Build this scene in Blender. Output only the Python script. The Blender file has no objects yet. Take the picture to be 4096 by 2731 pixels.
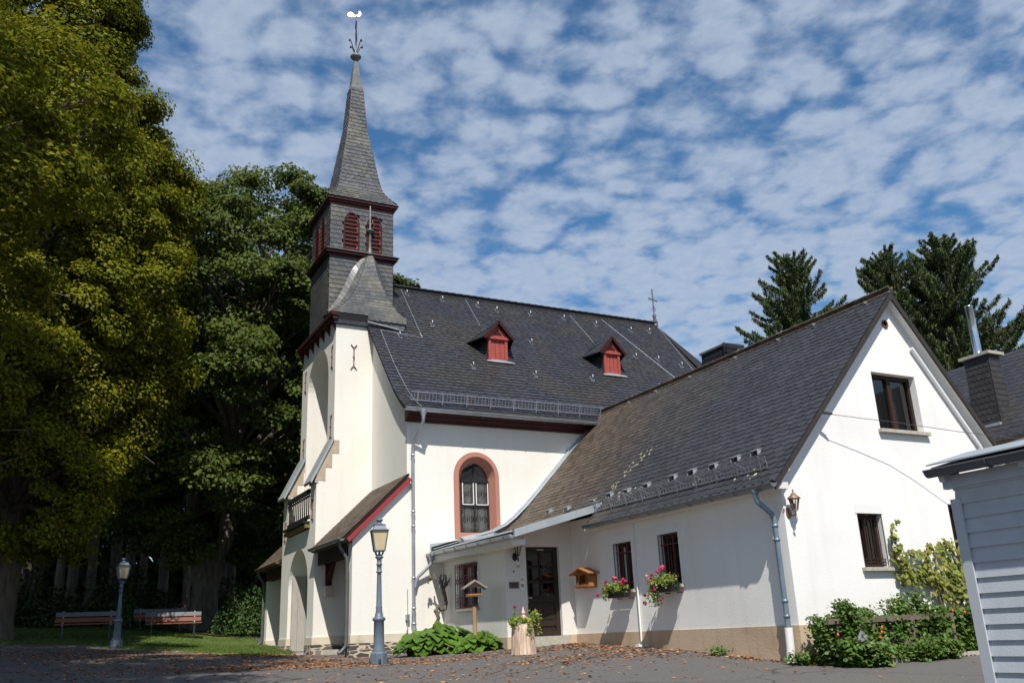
import bpy, bmesh, math, random
import numpy as np
from mathutils import Vector, Matrix
from mathutils.geometry import tessellate_polygon
random.seed(7); RNG = np.random.default_rng(11)
R = math.radians
scene = bpy.context.scene
COL = scene.collection

# ------------------------------------------------------------------ camera
YAW, PITCH, ROLL = R(27.798), R(18.098), R(-2.464)
CAM = Vector((-9.035, -23.885, 1.605))
fwd = Vector((math.sin(YAW)*math.cos(PITCH), math.cos(YAW)*math.cos(PITCH), math.sin(PITCH)))
r0 = Vector((math.cos(YAW), -math.sin(YAW), 0)); u0 = r0.cross(fwd)
rx = r0*math.cos(ROLL) + u0*math.sin(ROLL); uy = -r0*math.sin(ROLL) + u0*math.cos(ROLL)
cd = bpy.data.cameras.new("camera"); cam = bpy.data.objects.new("camera", cd); COL.objects.link(cam)
M = Matrix((rx, uy, -fwd)).transposed().to_4x4(); M.translation = CAM
cam.matrix_world = M
cd.sensor_width = 36; cd.lens = 36*3584.7/4096; cd.clip_start = 0.1; cd.clip_end = 3000
scene.camera = cam

# ------------------------------------------------------------------ sky and sun
SUN = Vector((-1.0, -2.45, 3.5)).normalized()
elev = math.asin(SUN.z); az = math.atan2(SUN.x, SUN.y)
w = bpy.data.worlds.new("World"); scene.world = w; w.use_nodes = True
nt = w.node_tree; nt.nodes.clear()
def N(t, **k):
    n = nt.nodes.new(t)
    for a, b in k.items(): setattr(n, a, b)
    return n
def LK(a, b): nt.links.new(a, b)
sky = N('ShaderNodeTexSky', sky_type='NISHITA'); sky.sun_disc = False
sky.sun_elevation = elev; sky.sun_rotation = az % (2*math.pi); sky.air_density = 1.0; sky.dust_density = .3; sky.ozone_density = 3.0
tc = N('ShaderNodeTexCoord'); sep = N('ShaderNodeSeparateXYZ'); LK(tc.outputs['Generated'], sep.inputs[0])
def MT(op, a, b=None, c=None):
    n = N('ShaderNodeMath', operation=op)
    for i, v in enumerate((a, b, c)):
        if v is None: continue
        if isinstance(v, (int, float)): n.inputs[i].default_value = v
        else: LK(v, n.inputs[i])
    return n.outputs[0]
zz = MT('ADD', MT('MAXIMUM', sep.outputs[2], 0.0), 0.10)
cx = MT('DIVIDE', sep.outputs[0], zz); cy = MT('DIVIDE', sep.outputs[1], zz)
comb = N('ShaderNodeCombineXYZ'); LK(cx, comb.inputs[0]); LK(cy, comb.inputs[1])
mp = N('ShaderNodeMapping'); LK(comb.outputs[0], mp.inputs[0]); mp.inputs['Rotation'].default_value = (0, 0, R(20)); mp.inputs['Scale'].default_value = (1.36, 1.30, 1); mp.inputs['Location'].default_value = (3.1, 1.7, 0)
def noise(scale, detail, rough, dist=0.0, src=None):
    n = N('ShaderNodeTexNoise'); n.inputs['Scale'].default_value = scale; n.inputs['Detail'].default_value = detail
    n.inputs['Roughness'].default_value = rough; n.inputs['Distortion'].default_value = dist
    LK(src or mp.outputs[0], n.inputs['Vector']); return n.outputs[0]
def ramp(v, a, b):
    n = N('ShaderNodeMapRange', interpolation_type='SMOOTHSTEP'); LK(v, n.inputs[0]); n.inputs[1].default_value = a; n.inputs[2].default_value = b
    return n.outputs[0]
puff = noise(11.0, 5, .56, .1); big = noise(1.3, 2.5, .5); fine = noise(30, 4, .55)
vo = N('ShaderNodeTexVoronoi', feature='SMOOTH_F1'); vo.inputs['Scale'].default_value = 9.2; vo.inputs['Smoothness'].default_value = .35; vd = N('ShaderNodeVectorMath', operation='MULTIPLY_ADD'); nzc = N('ShaderNodeTexNoise'); nzc.inputs['Scale'].default_value = 7; nzc.inputs['Detail'].default_value = 3; LK(mp.outputs[0], nzc.inputs['Vector']); LK(nzc.outputs['Color'], vd.inputs[0]); vd.inputs[1].default_value = (.16,.16,0); LK(mp.outputs[0], vd.inputs[2]); LK(vd.outputs[0], vo.inputs['Vector'])
low = MT('SUBTRACT', 1.0, ramp(sep.outputs[2], .25, .75))
cov = MT('ADD', MT('ADD', MT('MULTIPLY', puff, .62), MT('MULTIPLY', MT('SUBTRACT', .62, vo.outputs['Distance']), .52)), MT('ADD', MT('MULTIPLY', big, .36), MT('MULTIPLY', fine, .10)))
cov = MT('ADD', cov, MT('MULTIPLY', low, .13))
cl = ramp(cov, .41, .80)
cl = MT('MULTIPLY', cl, MT('MULTIPLY_ADD', noise(20, 5, .6), .55, .54))
cc = N('ShaderNodeMixRGB'); LK(cl, cc.inputs[0])
tint = N('ShaderNodeMixRGB', blend_type='MULTIPLY'); tint.inputs[0].default_value = 1; LK(sky.outputs[0], tint.inputs[1]); tint.inputs[2].default_value = (.60, .97, 1.13, 1)
LK(tint.outputs[0], cc.inputs[1]); cc.inputs[2].default_value = (4.1, 4.85, 6.1, 1)
bg = N('ShaderNodeBackground'); LK(cc.outputs[0], bg.inputs[0]); bg.inputs[1].default_value = 0.10
wo = N('ShaderNodeOutputWorld'); LK(bg.outputs[0], wo.inputs[0])
sd = bpy.data.lights.new("sun", 'SUN'); so = bpy.data.objects.new("sun", sd); COL.objects.link(so)
sd.energy = 5.0; sd.angle = R(.5); sd.color = (1, .945, .86)
so.rotation_euler = (-SUN).to_track_quat('-Z', 'Y').to_euler(); so.location = (-20, -45, 60)
scene.view_settings.view_transform = 'Standard'; scene.view_settings.look = 'None'; scene.view_settings.exposure = 0.15; scene.view_settings.gamma = 1
scene.cycles.max_bounces = 6; scene.cycles.transparent_max_bounces = 8; scene.cycles.use_denoising = True

# ------------------------------------------------------------------ materials
MATS = {}
def mat(name, col, rough=.8, metal=0.0, spec=.3, rnd=0.0, noise_s=0, noise_a=0.0, bump=0.0, bump_s=40, col2=None, c2s=3, c2lo=.45, c2hi=.62, trans=0.0, rnd_hue=None, stretch=None, bump_d=.02, streak=0.0, crack=0.0):
    m = bpy.data.materials.new(name); m.use_nodes = True; t = m.node_tree; b = t.nodes['Principled BSDF']
    n = lambda k: t.nodes.new(k); l = t.links.new
    b.inputs['Roughness'].default_value = rough; b.inputs['Metallic'].default_value = metal; b.inputs['Specular IOR Level'].default_value = spec
    co = n('ShaderNodeTexCoord').outputs['Object']
    if stretch:
        mpn = n('ShaderNodeMapping'); mpn.inputs['Scale'].default_value = stretch; l(co, mpn.inputs[0]); co = mpn.outputs[0]
    rgb = n('ShaderNodeRGB'); rgb.outputs[0].default_value = (*col, 1); cur = rgb.outputs[0]
    def nz(s, d=4):
        q = n('ShaderNodeTexNoise'); q.inputs['Scale'].default_value = s; q.inputs['Detail'].default_value = d; l(co, q.inputs['Vector']); return q.outputs[0]
    def mr(v, a, bb, c, d):
        q = n('ShaderNodeMapRange'); l(v, q.inputs[0]); q.inputs[1].default_value = a; q.inputs[2].default_value = bb; q.inputs[3].default_value = c; q.inputs[4].default_value = d; return q.outputs[0]
    if col2 is not None:
        mx = n('ShaderNodeMixRGB'); l(mr(nz(c2s), c2lo, c2hi, 0, 1), mx.inputs[0]); l(cur, mx.inputs[1]); mx.inputs[2].default_value = (*col2, 1); cur = mx.outputs[0]
    gi = None
    if rnd or rnd_hue:
        gi = n('ShaderNodeNewGeometry').outputs['Random Per Island']
    if rnd_hue:
        mx = n('ShaderNodeMixRGB'); l(mr(gi, .55, 1, 0, 1), mx.inputs[0]); l(cur, mx.inputs[1]); mx.inputs[2].default_value = (*rnd_hue, 1); cur = mx.outputs[0]
    f = None
    if rnd:
        wn = n('ShaderNodeTexWhiteNoise'); wn.noise_dimensions = '1D'; l(gi, wn.inputs['W']); f = mr(wn.outputs[0], 0, 1, 1-rnd, 1+rnd)
    if noise_a:
        g = mr(nz(noise_s, 5), .25, .75, 1-noise_a, 1+noise_a)
        if f is None: f = g
        else:
            q = n('ShaderNodeMath'); q.operation = 'MULTIPLY'; l(f, q.inputs[0]); l(g, q.inputs[1]); f = q.outputs[0]
    if f is not None:
        q = n('ShaderNodeVectorMath'); q.operation = 'SCALE'; l(cur, q.inputs[0]); l(f, q.inputs['Scale']); cur = q.outputs[0]
    if streak:      # rain streaks and grime: noise drawn out downwards
        ms_ = n('ShaderNodeMapping'); ms_.inputs['Scale'].default_value = (2.2, 2.2, .16); l(co, ms_.inputs[0]); q = n('ShaderNodeTexNoise'); q.inputs['Scale'].default_value = 1.6; q.inputs['Detail'].default_value = 7; q.inputs['Roughness'].default_value = .65; l(ms_.outputs[0], q.inputs['Vector'])
        mx = n('ShaderNodeMixRGB'); mx.blend_type = 'MULTIPLY'; l(mr(q.outputs[0], .50, .78, 0, streak), mx.inputs[0]); l(cur, mx.inputs[1]); mx.inputs[2].default_value = (.55, .52, .47, 1); cur = mx.outputs[0]
    if crack:
        q = n('ShaderNodeTexNoise'); q.inputs['Scale'].default_value = 1.3; q.inputs['Detail'].default_value = 5; l(co, q.inputs['Vector']); va = n('ShaderNodeVectorMath'); va.operation = 'MULTIPLY_ADD'; l(q.outputs['Color'], va.inputs[0]); va.inputs[1].default_value = (1.1, 1.1, 0); l(co, va.inputs[2])
        v = n('ShaderNodeTexVoronoi'); v.feature = 'DISTANCE_TO_EDGE'; v.inputs['Scale'].default_value = .33; l(va.outputs[0], v.inputs['Vector']); mx = n('ShaderNodeMixRGB'); mx.blend_type = 'MULTIPLY'; l(mr(v.outputs['Distance'], 0, .009, crack, 0), mx.inputs[0]); l(cur, mx.inputs[1]); mx.inputs[2].default_value = (.25, .24, .22, 1); cur = mx.outputs[0]
    l(cur, b.inputs['Base Color'])
    if bump:
        bp = n('ShaderNodeBump'); bp.inputs['Strength'].default_value = bump; bp.inputs['Distance'].default_value = bump_d; l(nz(bump_s, 6), bp.inputs['Height']); l(bp.outputs[0], b.inputs['Normal'])
    if trans:
        tr = n('ShaderNodeBsdfTranslucent'); l(cur, tr.inputs[0]); ms = n('ShaderNodeMixShader'); ms.inputs[0].default_value = trans
        l(b.outputs[0], ms.inputs[1]); l(tr.outputs[0], ms.inputs[2]); l(ms.outputs[0], t.nodes['Material Output'].inputs[0])
    MATS[name] = m; return m
mat('plaster_church', (.80, .775, .715), .9, streak=.15, bump=.12, bump_s=9, bump_d=.03, col2=(.765, .735, .66), c2s=.5, c2lo=.5, c2hi=.75)
mat('plaster_house', (.83, .82, .80), .92, streak=.12, bump=.34, bump_s=42, bump_d=.016, col2=(.76, .74, .71), c2s=.6, c2lo=.5, c2hi=.8)
mat('plaster_annex', (.72, .70, .66), .92, streak=.18, bump=.35, bump_s=42, bump_d=.016)
mat('plinth_beige', (.54, .42, .295), .9, streak=.5, bump=.3, bump_s=30, col2=(.45, .33, .22), c2s=1.2, c2lo=.5, c2hi=.75)
mat('plinth_plaster', (.62, .55, .44), .9, bump=.2, bump_s=25, col2=(.42, .36, .24), c2s=2, c2lo=.52, c2hi=.75)
mat('slate', (.036, .038, .046), .5, spec=.4, rnd=.16, noise_s=3, noise_a=.12, col2=(.046, .043, .044), c2s=.6)
mat('slate_old', (.083, .086, .092), .5, spec=.4, rnd=.22, noise_s=5, noise_a=.15, col2=(.13, .125, .11), c2s=1.2)
mat('slate_base', (.022, .022, .025), .8)
mat('slate_sheen', (.19, .188, .186), .33, spec=.8, rnd=.2)  # paler slate: the silvery reflection in the valley is put into the colour
mat('red_louvre', (.20, .022, .02), .6)
mat('verge_dark', (.040, .034, .032), .7, noise_s=6, noise_a=.2)
mat('tile_brown', (.115, .09, .068), .75, rnd=.25, noise_s=3, noise_a=.2)
mat('cap_tile', (.10, .078, .06), .8, rnd=.3, noise_s=8, noise_a=.35, col2=(.22, .20, .15), c2s=9, c2lo=.6, c2hi=.72)
mat('red_dark', (.042, .0075, .007), .55, noise_s=6, noise_a=.15)
mat('red_dormer', (.34, .07, .055), .65, noise_s=8, noise_a=.12)
mat('red_verge', (.29, .04, .042), .6)
mat('pink_stone', (.43, .20, .15), .85, noise_s=12, noise_a=.06)
mat('sandstone', (.44, .36, .28), .9, noise_s=5, noise_a=.15, bump=.3, bump_s=25)
mat('zinc', (.42, .45, .48), .42, metal=.75, noise_s=4, noise_a=.18)
mat('zinc_dark', (.26, .28, .30), .45, metal=.7, noise_s=4, noise_a=.2)
mat('zinc_sheet', (.40, .44, .47), .5, metal=.35, noise_s=3, noise_a=.12)
mat('pipe_blue', (.20, .27, .33), .4, metal=.4, noise_s=5, noise_a=.15)
mat('white_plastic', (.80, .80, .79), .5)
mat('lead', (.16, .16, .16), .5, metal=.3, noise_s=9, noise_a=.3)
mat('iron_dark', (.02, .02, .022), .5, spec=.4)
mat('iron_rust', (.17, .085, .06), .8)
mat('iron_red', (.16, .035, .03), .55)
mat('wood_dark', (.028, .019, .014), .45, spec=.35, stretch=(1, 1, .1), noise_s=20, noise_a=.2)
mat('wood_brown', (.038, .021, .015), .5, stretch=(1, 1, .15), noise_s=20, noise_a=.2)
mat('wood_orange', (.33, .135, .045), .6, stretch=(1, 1, .2), noise_s=20, noise_a=.3)
mat('gate_grey', (.42, .395, .355), .9, stretch=(3, 3, .5), noise_s=6, noise_a=.12, bump=.2, bump_s=10)
mat('pipe_green', (.11, .125, .12), .5, metal=.3, noise_s=6, noise_a=.25)
mat('wood_grey', (.33, .30, .26), .9, stretch=(3, 3, .3), noise_s=8, noise_a=.2, bump=.3, bump_s=10)
mat('wood_rail', (.16, .125, .105), .9, noise_s=8, noise_a=.3)
mat('wood_black', (.02, .02, .019), .6, noise_s=10, noise_a=.3)
mat('wood_post', (.36, .23, .12), .85, stretch=(4, 4, .3), noise_s=10, noise_a=.35)
mat('wood_stump', (.62, .47, .36), .85, stretch=(5, 5, .35), noise_s=6, noise_a=.4, bump=.8, bump_s=9, bump_d=.04, col2=(.34, .20, .11), c2s=3, c2lo=.55, c2hi=.75)
mat('concrete', (.42, .39, .33), .9, noise_s=12, noise_a=.2, bump=.3)
mat('concrete_moss', (.17, .145, .055), .9, noise_s=8, noise_a=.3)
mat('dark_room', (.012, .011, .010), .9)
mat('curtain', (.45, .46, .46), .9)
mat('curtain_brown', (.14, .11, .09), .9)
mat('lamp_paint', (.115, .152, .198), .42, spec=.45, noise_s=6, noise_a=.12)
mat('lamp_glass', (.60, .49, .30), .35, spec=.5, noise_s=3, noise_a=.1)
mat('lamp_copper', (.28, .17, .13), .5, metal=.3)
mat('bench_wood', (.22, .085, .055), .6, stretch=(.3, 3, 3), noise_s=9, noise_a=.2)
mat('bench_grey', (.17, .165, .185), .6, stretch=(.3, 3, 3), noise_s=9, noise_a=.2)
mat('siding', (.44, .475, .52), .6, streak=.25, noise_s=5, noise_a=.07, bump=.12, bump_s=40)
mat('siding_trim', (.46, .49, .53), .55)
mat('gutter_dark', (.075, .085, .095), .45, spec=.4)
mat('steel', (.72, .74, .78), .16, metal=1)
mat('gold', (.85, .78, .62), .4, metal=.3)
mat('asphalt', (.118, .110, .106), .92, crack=.75, noise_s=55, noise_a=.42, bump=.5, bump_s=120, bump_d=.01, col2=(.125, .115, .105), c2s=.5, c2lo=.45, c2hi=.65)
mat('lawn', (.075, .115, .022), .95, noise_s=2.5, noise_a=.4, bump=.5, bump_s=60)
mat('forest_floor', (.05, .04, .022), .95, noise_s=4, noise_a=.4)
mat('grass_blade', (.10, .17, .03), .8, rnd=.35, trans=.3, rnd_hue=(.15, .17, .04))
mat('litter', (.33, .15, .07), .85, rnd=.35, rnd_hue=(.46, .27, .13), trans=.15)
mat('bark', (.14, .115, .09), .95, stretch=(2, 2, .35), noise_s=5, noise_a=.45, bump=.9, bump_s=7, bump_d=.06)
mat('bark_grey', (.13, .11, .088), .95, stretch=(2, 2, .5), noise_s=4, noise_a=.45, bump=.7, bump_s=9, bump_d=.04)
mat('leaf_linden', (.175, .198, .010), .6, spec=.15, rnd=.38, trans=.38, rnd_hue=(.205, .165, .012))
mat('leaf_sycamore', (.070, .108, .016), .6, spec=.2, rnd=.35, trans=.28, rnd_hue=(.10, .115, .016))
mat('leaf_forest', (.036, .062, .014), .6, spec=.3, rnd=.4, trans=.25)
mat('needle', (.058, .092, .026), .65, rnd=.45, trans=.15, rnd_hue=(.065, .075, .022))
mat('needle_dead', (.12, .095, .08), .8, rnd=.4)
mat('leaf_big', (.095, .185, .022), .45, spec=.4, rnd=.30, trans=.25)
mat('leaf_bed', (.075, .15, .022), .5, spec=.35, rnd=.40, trans=.25, rnd_hue=(.13, .18, .03))
mat('leaf_vine', (.19, .23, .045), .55, rnd=.35, trans=.3, rnd_hue=(.33, .30, .06))
mat('leaf_pot', (.19, .27, .035), .55, rnd=.4, trans=.3, rnd_hue=(.36, .36, .12))
mat('leaf_hedge', (.055, .11, .02), .55, rnd=.35, trans=.25)
mat('flower_pink', (.62, .06, .15), .6, rnd=.3)
mat('flower_dark', (.40, .015, .07), .6, rnd=.3)
mat('flower_orange', (.80, .16, .02), .6, rnd=.2)
mat('stem', (.10, .12, .03), .7)
mat('terracotta', (.60, .22, .10), .7)
mat('skin_pink', (.70, .45, .38), .6)
mat('plate', (.16, .115, .10), .5); mat('plate_ink', (.05, .035, .03), .5); mat('plate_pale', (.30, .27, .19), .6)
mat('screen_grey', (.42, .46, .44), .4)
mat('lichen', (.42, .42, .28), .9, rnd=.2)
mat('cable', (.08, .08, .085), .6)
mat('bag', (.20, .20, .22), .3, spec=.5)

def stone_mat():
    m = bpy.data.materials.new('plinth_stone'); m.use_nodes = True; t = m.node_tree; b = t.nodes['Principled BSDF']; l = t.links.new; n = t.nodes.new
    co = n('ShaderNodeTexCoord'); mp_ = n('ShaderNodeMapping'); mp_.inputs['Scale'].default_value = (2.3, 2.3, 9.0); l(co.outputs['Object'], mp_.inputs[0])
    v = n('ShaderNodeTexVoronoi'); v.feature = 'DISTANCE_TO_EDGE'; v.inputs['Scale'].default_value = 1; v.inputs['Randomness'].default_value = .85; l(mp_.outputs[0], v.inputs['Vector'])
    v2 = n('ShaderNodeTexVoronoi'); v2.inputs['Scale'].default_value = 1; v2.inputs['Randomness'].default_value = .85; l(mp_.outputs[0], v2.inputs['Vector'])
    nz = n('ShaderNodeTexNoise'); nz.inputs['Scale'].default_value = 7; nz.inputs['Detail'].default_value = 5; l(co.outputs['Object'], nz.inputs['Vector'])
    ad = n('ShaderNodeMath'); ad.operation = 'MULTIPLY_ADD'; l(nz.outputs[0], ad.inputs[0]); ad.inputs[1].default_value = -.25; l(v.outputs[0], ad.inputs[2])
    mr = n('ShaderNodeMapRange'); l(ad.outputs[0], mr.inputs[0]); mr.inputs[1].default_value = -.07; mr.inputs[2].default_value = -.01
    hs = n('ShaderNodeMixRGB'); hs.inputs[1].default_value = (.05, .047, .045, 1); hs.inputs[2].default_value = (.19, .16, .125, 1)
    sp = n('ShaderNodeSeparateColor'); l(v2.outputs['Color'], sp.inputs[0]); l(sp.outputs[0], hs.inputs[0])
    mx = n('ShaderNodeMixRGB'); l(mr.outputs[0], mx.inputs[0]); mx.inputs[1].default_value = (.50, .42, .32, 1); l(hs.outputs[0], mx.inputs[2]); l(mx.outputs[0], b.inputs['Base Color'])
    b.inputs['Roughness'].default_value = .85
    bp = n('ShaderNodeBump'); bp.inputs['Strength'].default_value = .8; bp.inputs['Distance'].default_value = .04; l(mr.outputs[0], bp.inputs['Height']); l(bp.outputs[0], b.inputs['Normal'])
    MATS['plinth_stone'] = m
stone_mat()
def house_tile_mat():   # slate-dark tiles, weathered brown with lichen where the roof nears the church
    m = mat('house_tile', (.040, .042, .048), .6, spec=.35, rnd=.18, noise_s=3, noise_a=.15)
    t = m.node_tree; l = t.links.new; n = t.nodes.new; b = t.nodes['Principled BSDF']
    src = b.inputs['Base Color'].links[0].from_socket
    co = n('ShaderNodeTexCoord'); sp = n('ShaderNodeSeparateXYZ'); l(co.outputs['Object'], sp.inputs[0])
    nz = n('ShaderNodeTexNoise'); nz.inputs['Scale'].default_value = .55; nz.inputs['Detail'].default_value = 4; l(co.outputs['Object'], nz.inputs['Vector'])
    a = n('ShaderNodeMath'); a.operation = 'MULTIPLY_ADD'; l(nz.outputs[0], a.inputs[0]); a.inputs[1].default_value = 5.5; l(sp.outputs[1], a.inputs[2])
    mr = n('ShaderNodeMapRange'); l(a.outputs[0], mr.inputs[0]); mr.inputs[1].default_value = -4.3 + 11.44; mr.inputs[2].default_value = 1.4 + 11.44
    gi = n('ShaderNodeNewGeometry'); wn = n('ShaderNodeTexWhiteNoise'); wn.noise_dimensions = '1D'; l(gi.outputs['Random Per Island'], wn.inputs['W'])
    br = n('ShaderNodeMixRGB'); l(wn.outputs[0], br.inputs[0]); br.inputs[1].default_value = (.072, .055, .042, 1); br.inputs[2].default_value = (.13, .10, .074, 1)
    mx = n('ShaderNodeMixRGB'); l(mr.outputs[0], mx.inputs[0]); l(src, mx.inputs[1]); l(br.outputs[0], mx.inputs[2]); l(mx.outputs[0], b.inputs['Base Color'])
house_tile_mat()
def glass_mat(name, refl, tintc):
    m = bpy.data.materials.new(name); m.use_nodes = True; t = m.node_tree; t.nodes.clear(); n = t.nodes.new; l = t.links.new
    tr = n('ShaderNodeBsdfTransparent'); tr.inputs[0].default_value = (*tintc, 1); gl = n('ShaderNodeBsdfGlossy'); gl.inputs['Roughness'].default_value = .03
    fr = n('ShaderNodeFresnel'); fr.inputs[0].default_value = 1.5; ad = n('ShaderNodeMath'); ad.operation = 'ADD'; ad.use_clamp = True; l(fr.outputs[0], ad.inputs[0]); ad.inputs[1].default_value = refl
    ms = n('ShaderNodeMixShader'); l(ad.outputs[0], ms.inputs[0]); l(tr.outputs[0], ms.inputs[1]); l(gl.outputs[0], ms.inputs[2])
    o = n('ShaderNodeOutputMaterial'); l(ms.outputs[0], o.inputs[0]); MATS[name] = m
glass_mat('glass', .06, (.75, .78, .8)); glass_mat('lantern_glass', .05, (.9, .9, .86))

# ------------------------------------------------------------------ mesh helpers
class MB:
    def __init__(s): s.v = []; s.f = []; s.sm = []
    def add(s, vs, fs, smooth=False):
        o = len(s.v); s.v += [tuple(p) for p in vs]
        for f in fs: s.f.append(tuple(i+o for i in f)); s.sm.append(smooth)
        return s
    def poly(s, pts): return s.add(pts, [tuple(range(len(pts)))])
    def box(s, a, b):
        x0, y0, z0 = [min(p, q) for p, q in zip(a, b)]; x1, y1, z1 = [max(p, q) for p, q in zip(a, b)]
        v = [(x0,y0,z0),(x1,y0,z0),(x1,y1,z0),(x0,y1,z0),(x0,y0,z1),(x1,y0,z1),(x1,y1,z1),(x0,y1,z1)]
        return s.add(v, [(0,3,2,1),(4,5,6,7),(0,1,5,4),(1,2,6,5),(2,3,7,6),(3,0,4,7)])
    def obox(s, p, q, wv, hv):   # bar from p to q with half-extent vectors wv, hv
        p, q, wv, hv = map(Vector, (p, q, wv, hv))
        v = [p-wv-hv, p+wv-hv, p+wv+hv, p-wv+hv, q-wv-hv, q+wv-hv, q+wv+hv, q-wv+hv]
        return s.add(v, [(0,3,2,1),(4,5,6,7),(0,1,5,4),(1,2,6,5),(2,3,7,6),(3,0,4,7)])
    def bar(s, p, q, w, h=None, up=(0,0,1)):
        d = (Vector(q)-Vector(p)).normalized(); up = Vector(up)
        if abs(d.dot(up)) > .95: up = Vector((1,0,0))
        a = d.cross(up).normalized(); b = a.cross(d).normalized()
        return s.obox(p, q, a*w/2, b*(h or w)/2)
    def tube(s, path, r, n=8, cap=True):
        path = [Vector(p) for p in path]; rs = r if isinstance(r, (list, tuple)) else [r]*len(path)
        rings = []; prev = None
        for i, p in enumerate(path):
            d = (path[min(i+1, len(path)-1)]-path[max(i-1, 0)]).normalized()
            if prev is None:
                up = Vector((0,0,1)) if abs(d.z) < .9 else Vector((1,0,0)); a = d.cross(up).normalized()
            else: a = (prev - d*prev.dot(d)).normalized()
            prev = a; b = d.cross(a)
            rings += [p + (a*math.cos(t)+b*math.sin(t))*rs[i] for t in [2*math.pi*k/n for k in range(n)]]
        fs = [(i*n+k, i*n+(k+1) % n, (i+1)*n+(k+1) % n, (i+1)*n+k) for i in range(len(path)-1) for k in range(n)]
        s.add(rings, fs, True)
        if cap:
            m = len(path)-1; s.add(rings[:n], [tuple(range(n))[::-1]]); s.add(rings[m*n:], [tuple(range(n))])
        return s
    def lathe(s, prof, c=(0,0,0), n=14, smooth=True, rot=0):
        v = [(c[0]+r*math.cos(2*math.pi*k/n+rot), c[1]+r*math.sin(2*math.pi*k/n+rot), c[2]+z) for r, z in prof for k in range(n)]
        fs = [(i*n+k, i*n+(k+1) % n, (i+1)*n+(k+1) % n, (i+1)*n+k) for i in range(len(prof)-1) for k in range(n)]
        s.add(v, fs, smooth); m = len(prof)-1
        s.add(v[:n], [tuple(range(n))[::-1]]); return s.add(v[m*n:], [tuple(range(n))])
    def prism(s, pts, vec):      # planar loop extruded by vec
        n = len(pts); vec = Vector(vec); a = [Vector(p) for p in pts]; b = [p+vec for p in a]
        s.add(a+b, [(i, (i+1) % n, n+(i+1) % n, n+i) for i in range(n)])
        for loop, flip in ((a, True), (b, False)):
            tri = tessellate_polygon([loop]); s.add(loop, [tuple(t) for t in tri])
        return s
    def wall(s, O, U, V, outer, holes=()):
        O, U, V = Vector(O), Vector(U), Vector(V)
        loops = [outer]+list(holes); flat = [p for lp in loops for p in lp]
        tri = tessellate_polygon([[Vector((p[0], p[1], 0)) for p in lp] for lp in loops])
        return s.add([O+U*p[0]+V*p[1] for p in flat], [tuple(t) for t in tri])
    def reveal(s, O, U, V, D, hole, closed=True):
        O, U, V, D = Vector(O), Vector(U), Vector(V), Vector(D); n = len(hole)
        a = [O+U*p[0]+V*p[1] for p in hole]; b = [p+D for p in a]
        return s.add(a+b, [(i, (i+1) % n, n+(i+1) % n, n+i) for i in range(n if closed else n-1)])
    def build(s, name, material, parent=None, local=False):
        me = bpy.data.meshes.new(name)
        off = Vector((0,0,0))
        if parent is not None and not local:
            p = parent
            while p is not None: off += p.location; p = p.parent
        v = [(p[0]-off.x, p[1]-off.y, p[2]-off.z) for p in s.v]
        me.from_pydata(v, [], s.f); me.polygons.foreach_set('use_smooth', s.sm); me.update()
        bm = bmesh.new(); bm.from_mesh(me); bmesh.ops.recalc_face_normals(bm, faces=bm.faces) if len(bm.faces) < 60000 else None; bm.to_mesh(me); bm.free()
        me.materials.append(MATS[material] if isinstance(material, str) else material)
        o = bpy.data.objects.new(name, me); COL.objects.link(o); o.parent = parent; return o
def bulk(name, verts, k, material, parent=None, off=None):   # many separate k-gons from a numpy array (n,k,3)
    verts = np.asarray(verts, dtype=np.float32)
    if off is not None: verts = verts - np.array(off, dtype=np.float32)
    n = len(verts); me = bpy.data.meshes.new(name)
    me.vertices.add(n*k); me.vertices.foreach_set('co', verts.reshape(-1)); me.loops.add(n*k); me.loops.foreach_set('vertex_index', np.arange(n*k, dtype=np.int32))
    me.polygons.add(n); me.polygons.foreach_set('loop_start', np.arange(0, n*k, k, dtype=np.int32)); me.polygons.foreach_set('loop_total', np.full(n, k, dtype=np.int32))
    me.update(calc_edges=True); me.materials.append(MATS[material]); o = bpy.data.objects.new(name, me); COL.objects.link(o); o.parent = parent; return o
def tag(o, label=None, cat=None, group=None, kind=None):
    for k, v in (('label', label), ('category', cat), ('group', group), ('kind', kind)):
        if v: o[k] = v
    return o
def thing(name, label, cat, loc=(0,0,0), rz=0, group=None):
    o = bpy.data.objects.new(name, None); COL.objects.link(o); o.empty_display_size = .3
    o.location = loc; o.rotation_euler = (0, 0, rz); return tag(o, label, cat, group)
def copy_tree(o, parent=None):
    c = o.copy(); COL.objects.link(c); c.parent = parent
    for ch in list(o.children): copy_tree(ch, c)
    return c
def arch(x0, x1, zb, zs, n=20):   # loop of a round-arched opening
    c = (x0+x1)/2; r = (x1-x0)/2
    return [(x0, zb), (x1, zb)] + [(c+r*math.cos(math.pi*k/n), zs+r*math.sin(math.pi*k/n)) for k in range(n+1)]
def rect(x0, x1, z0, z1): return [(x0, z0), (x1, z0), (x1, z1), (x0, z1)]

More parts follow.
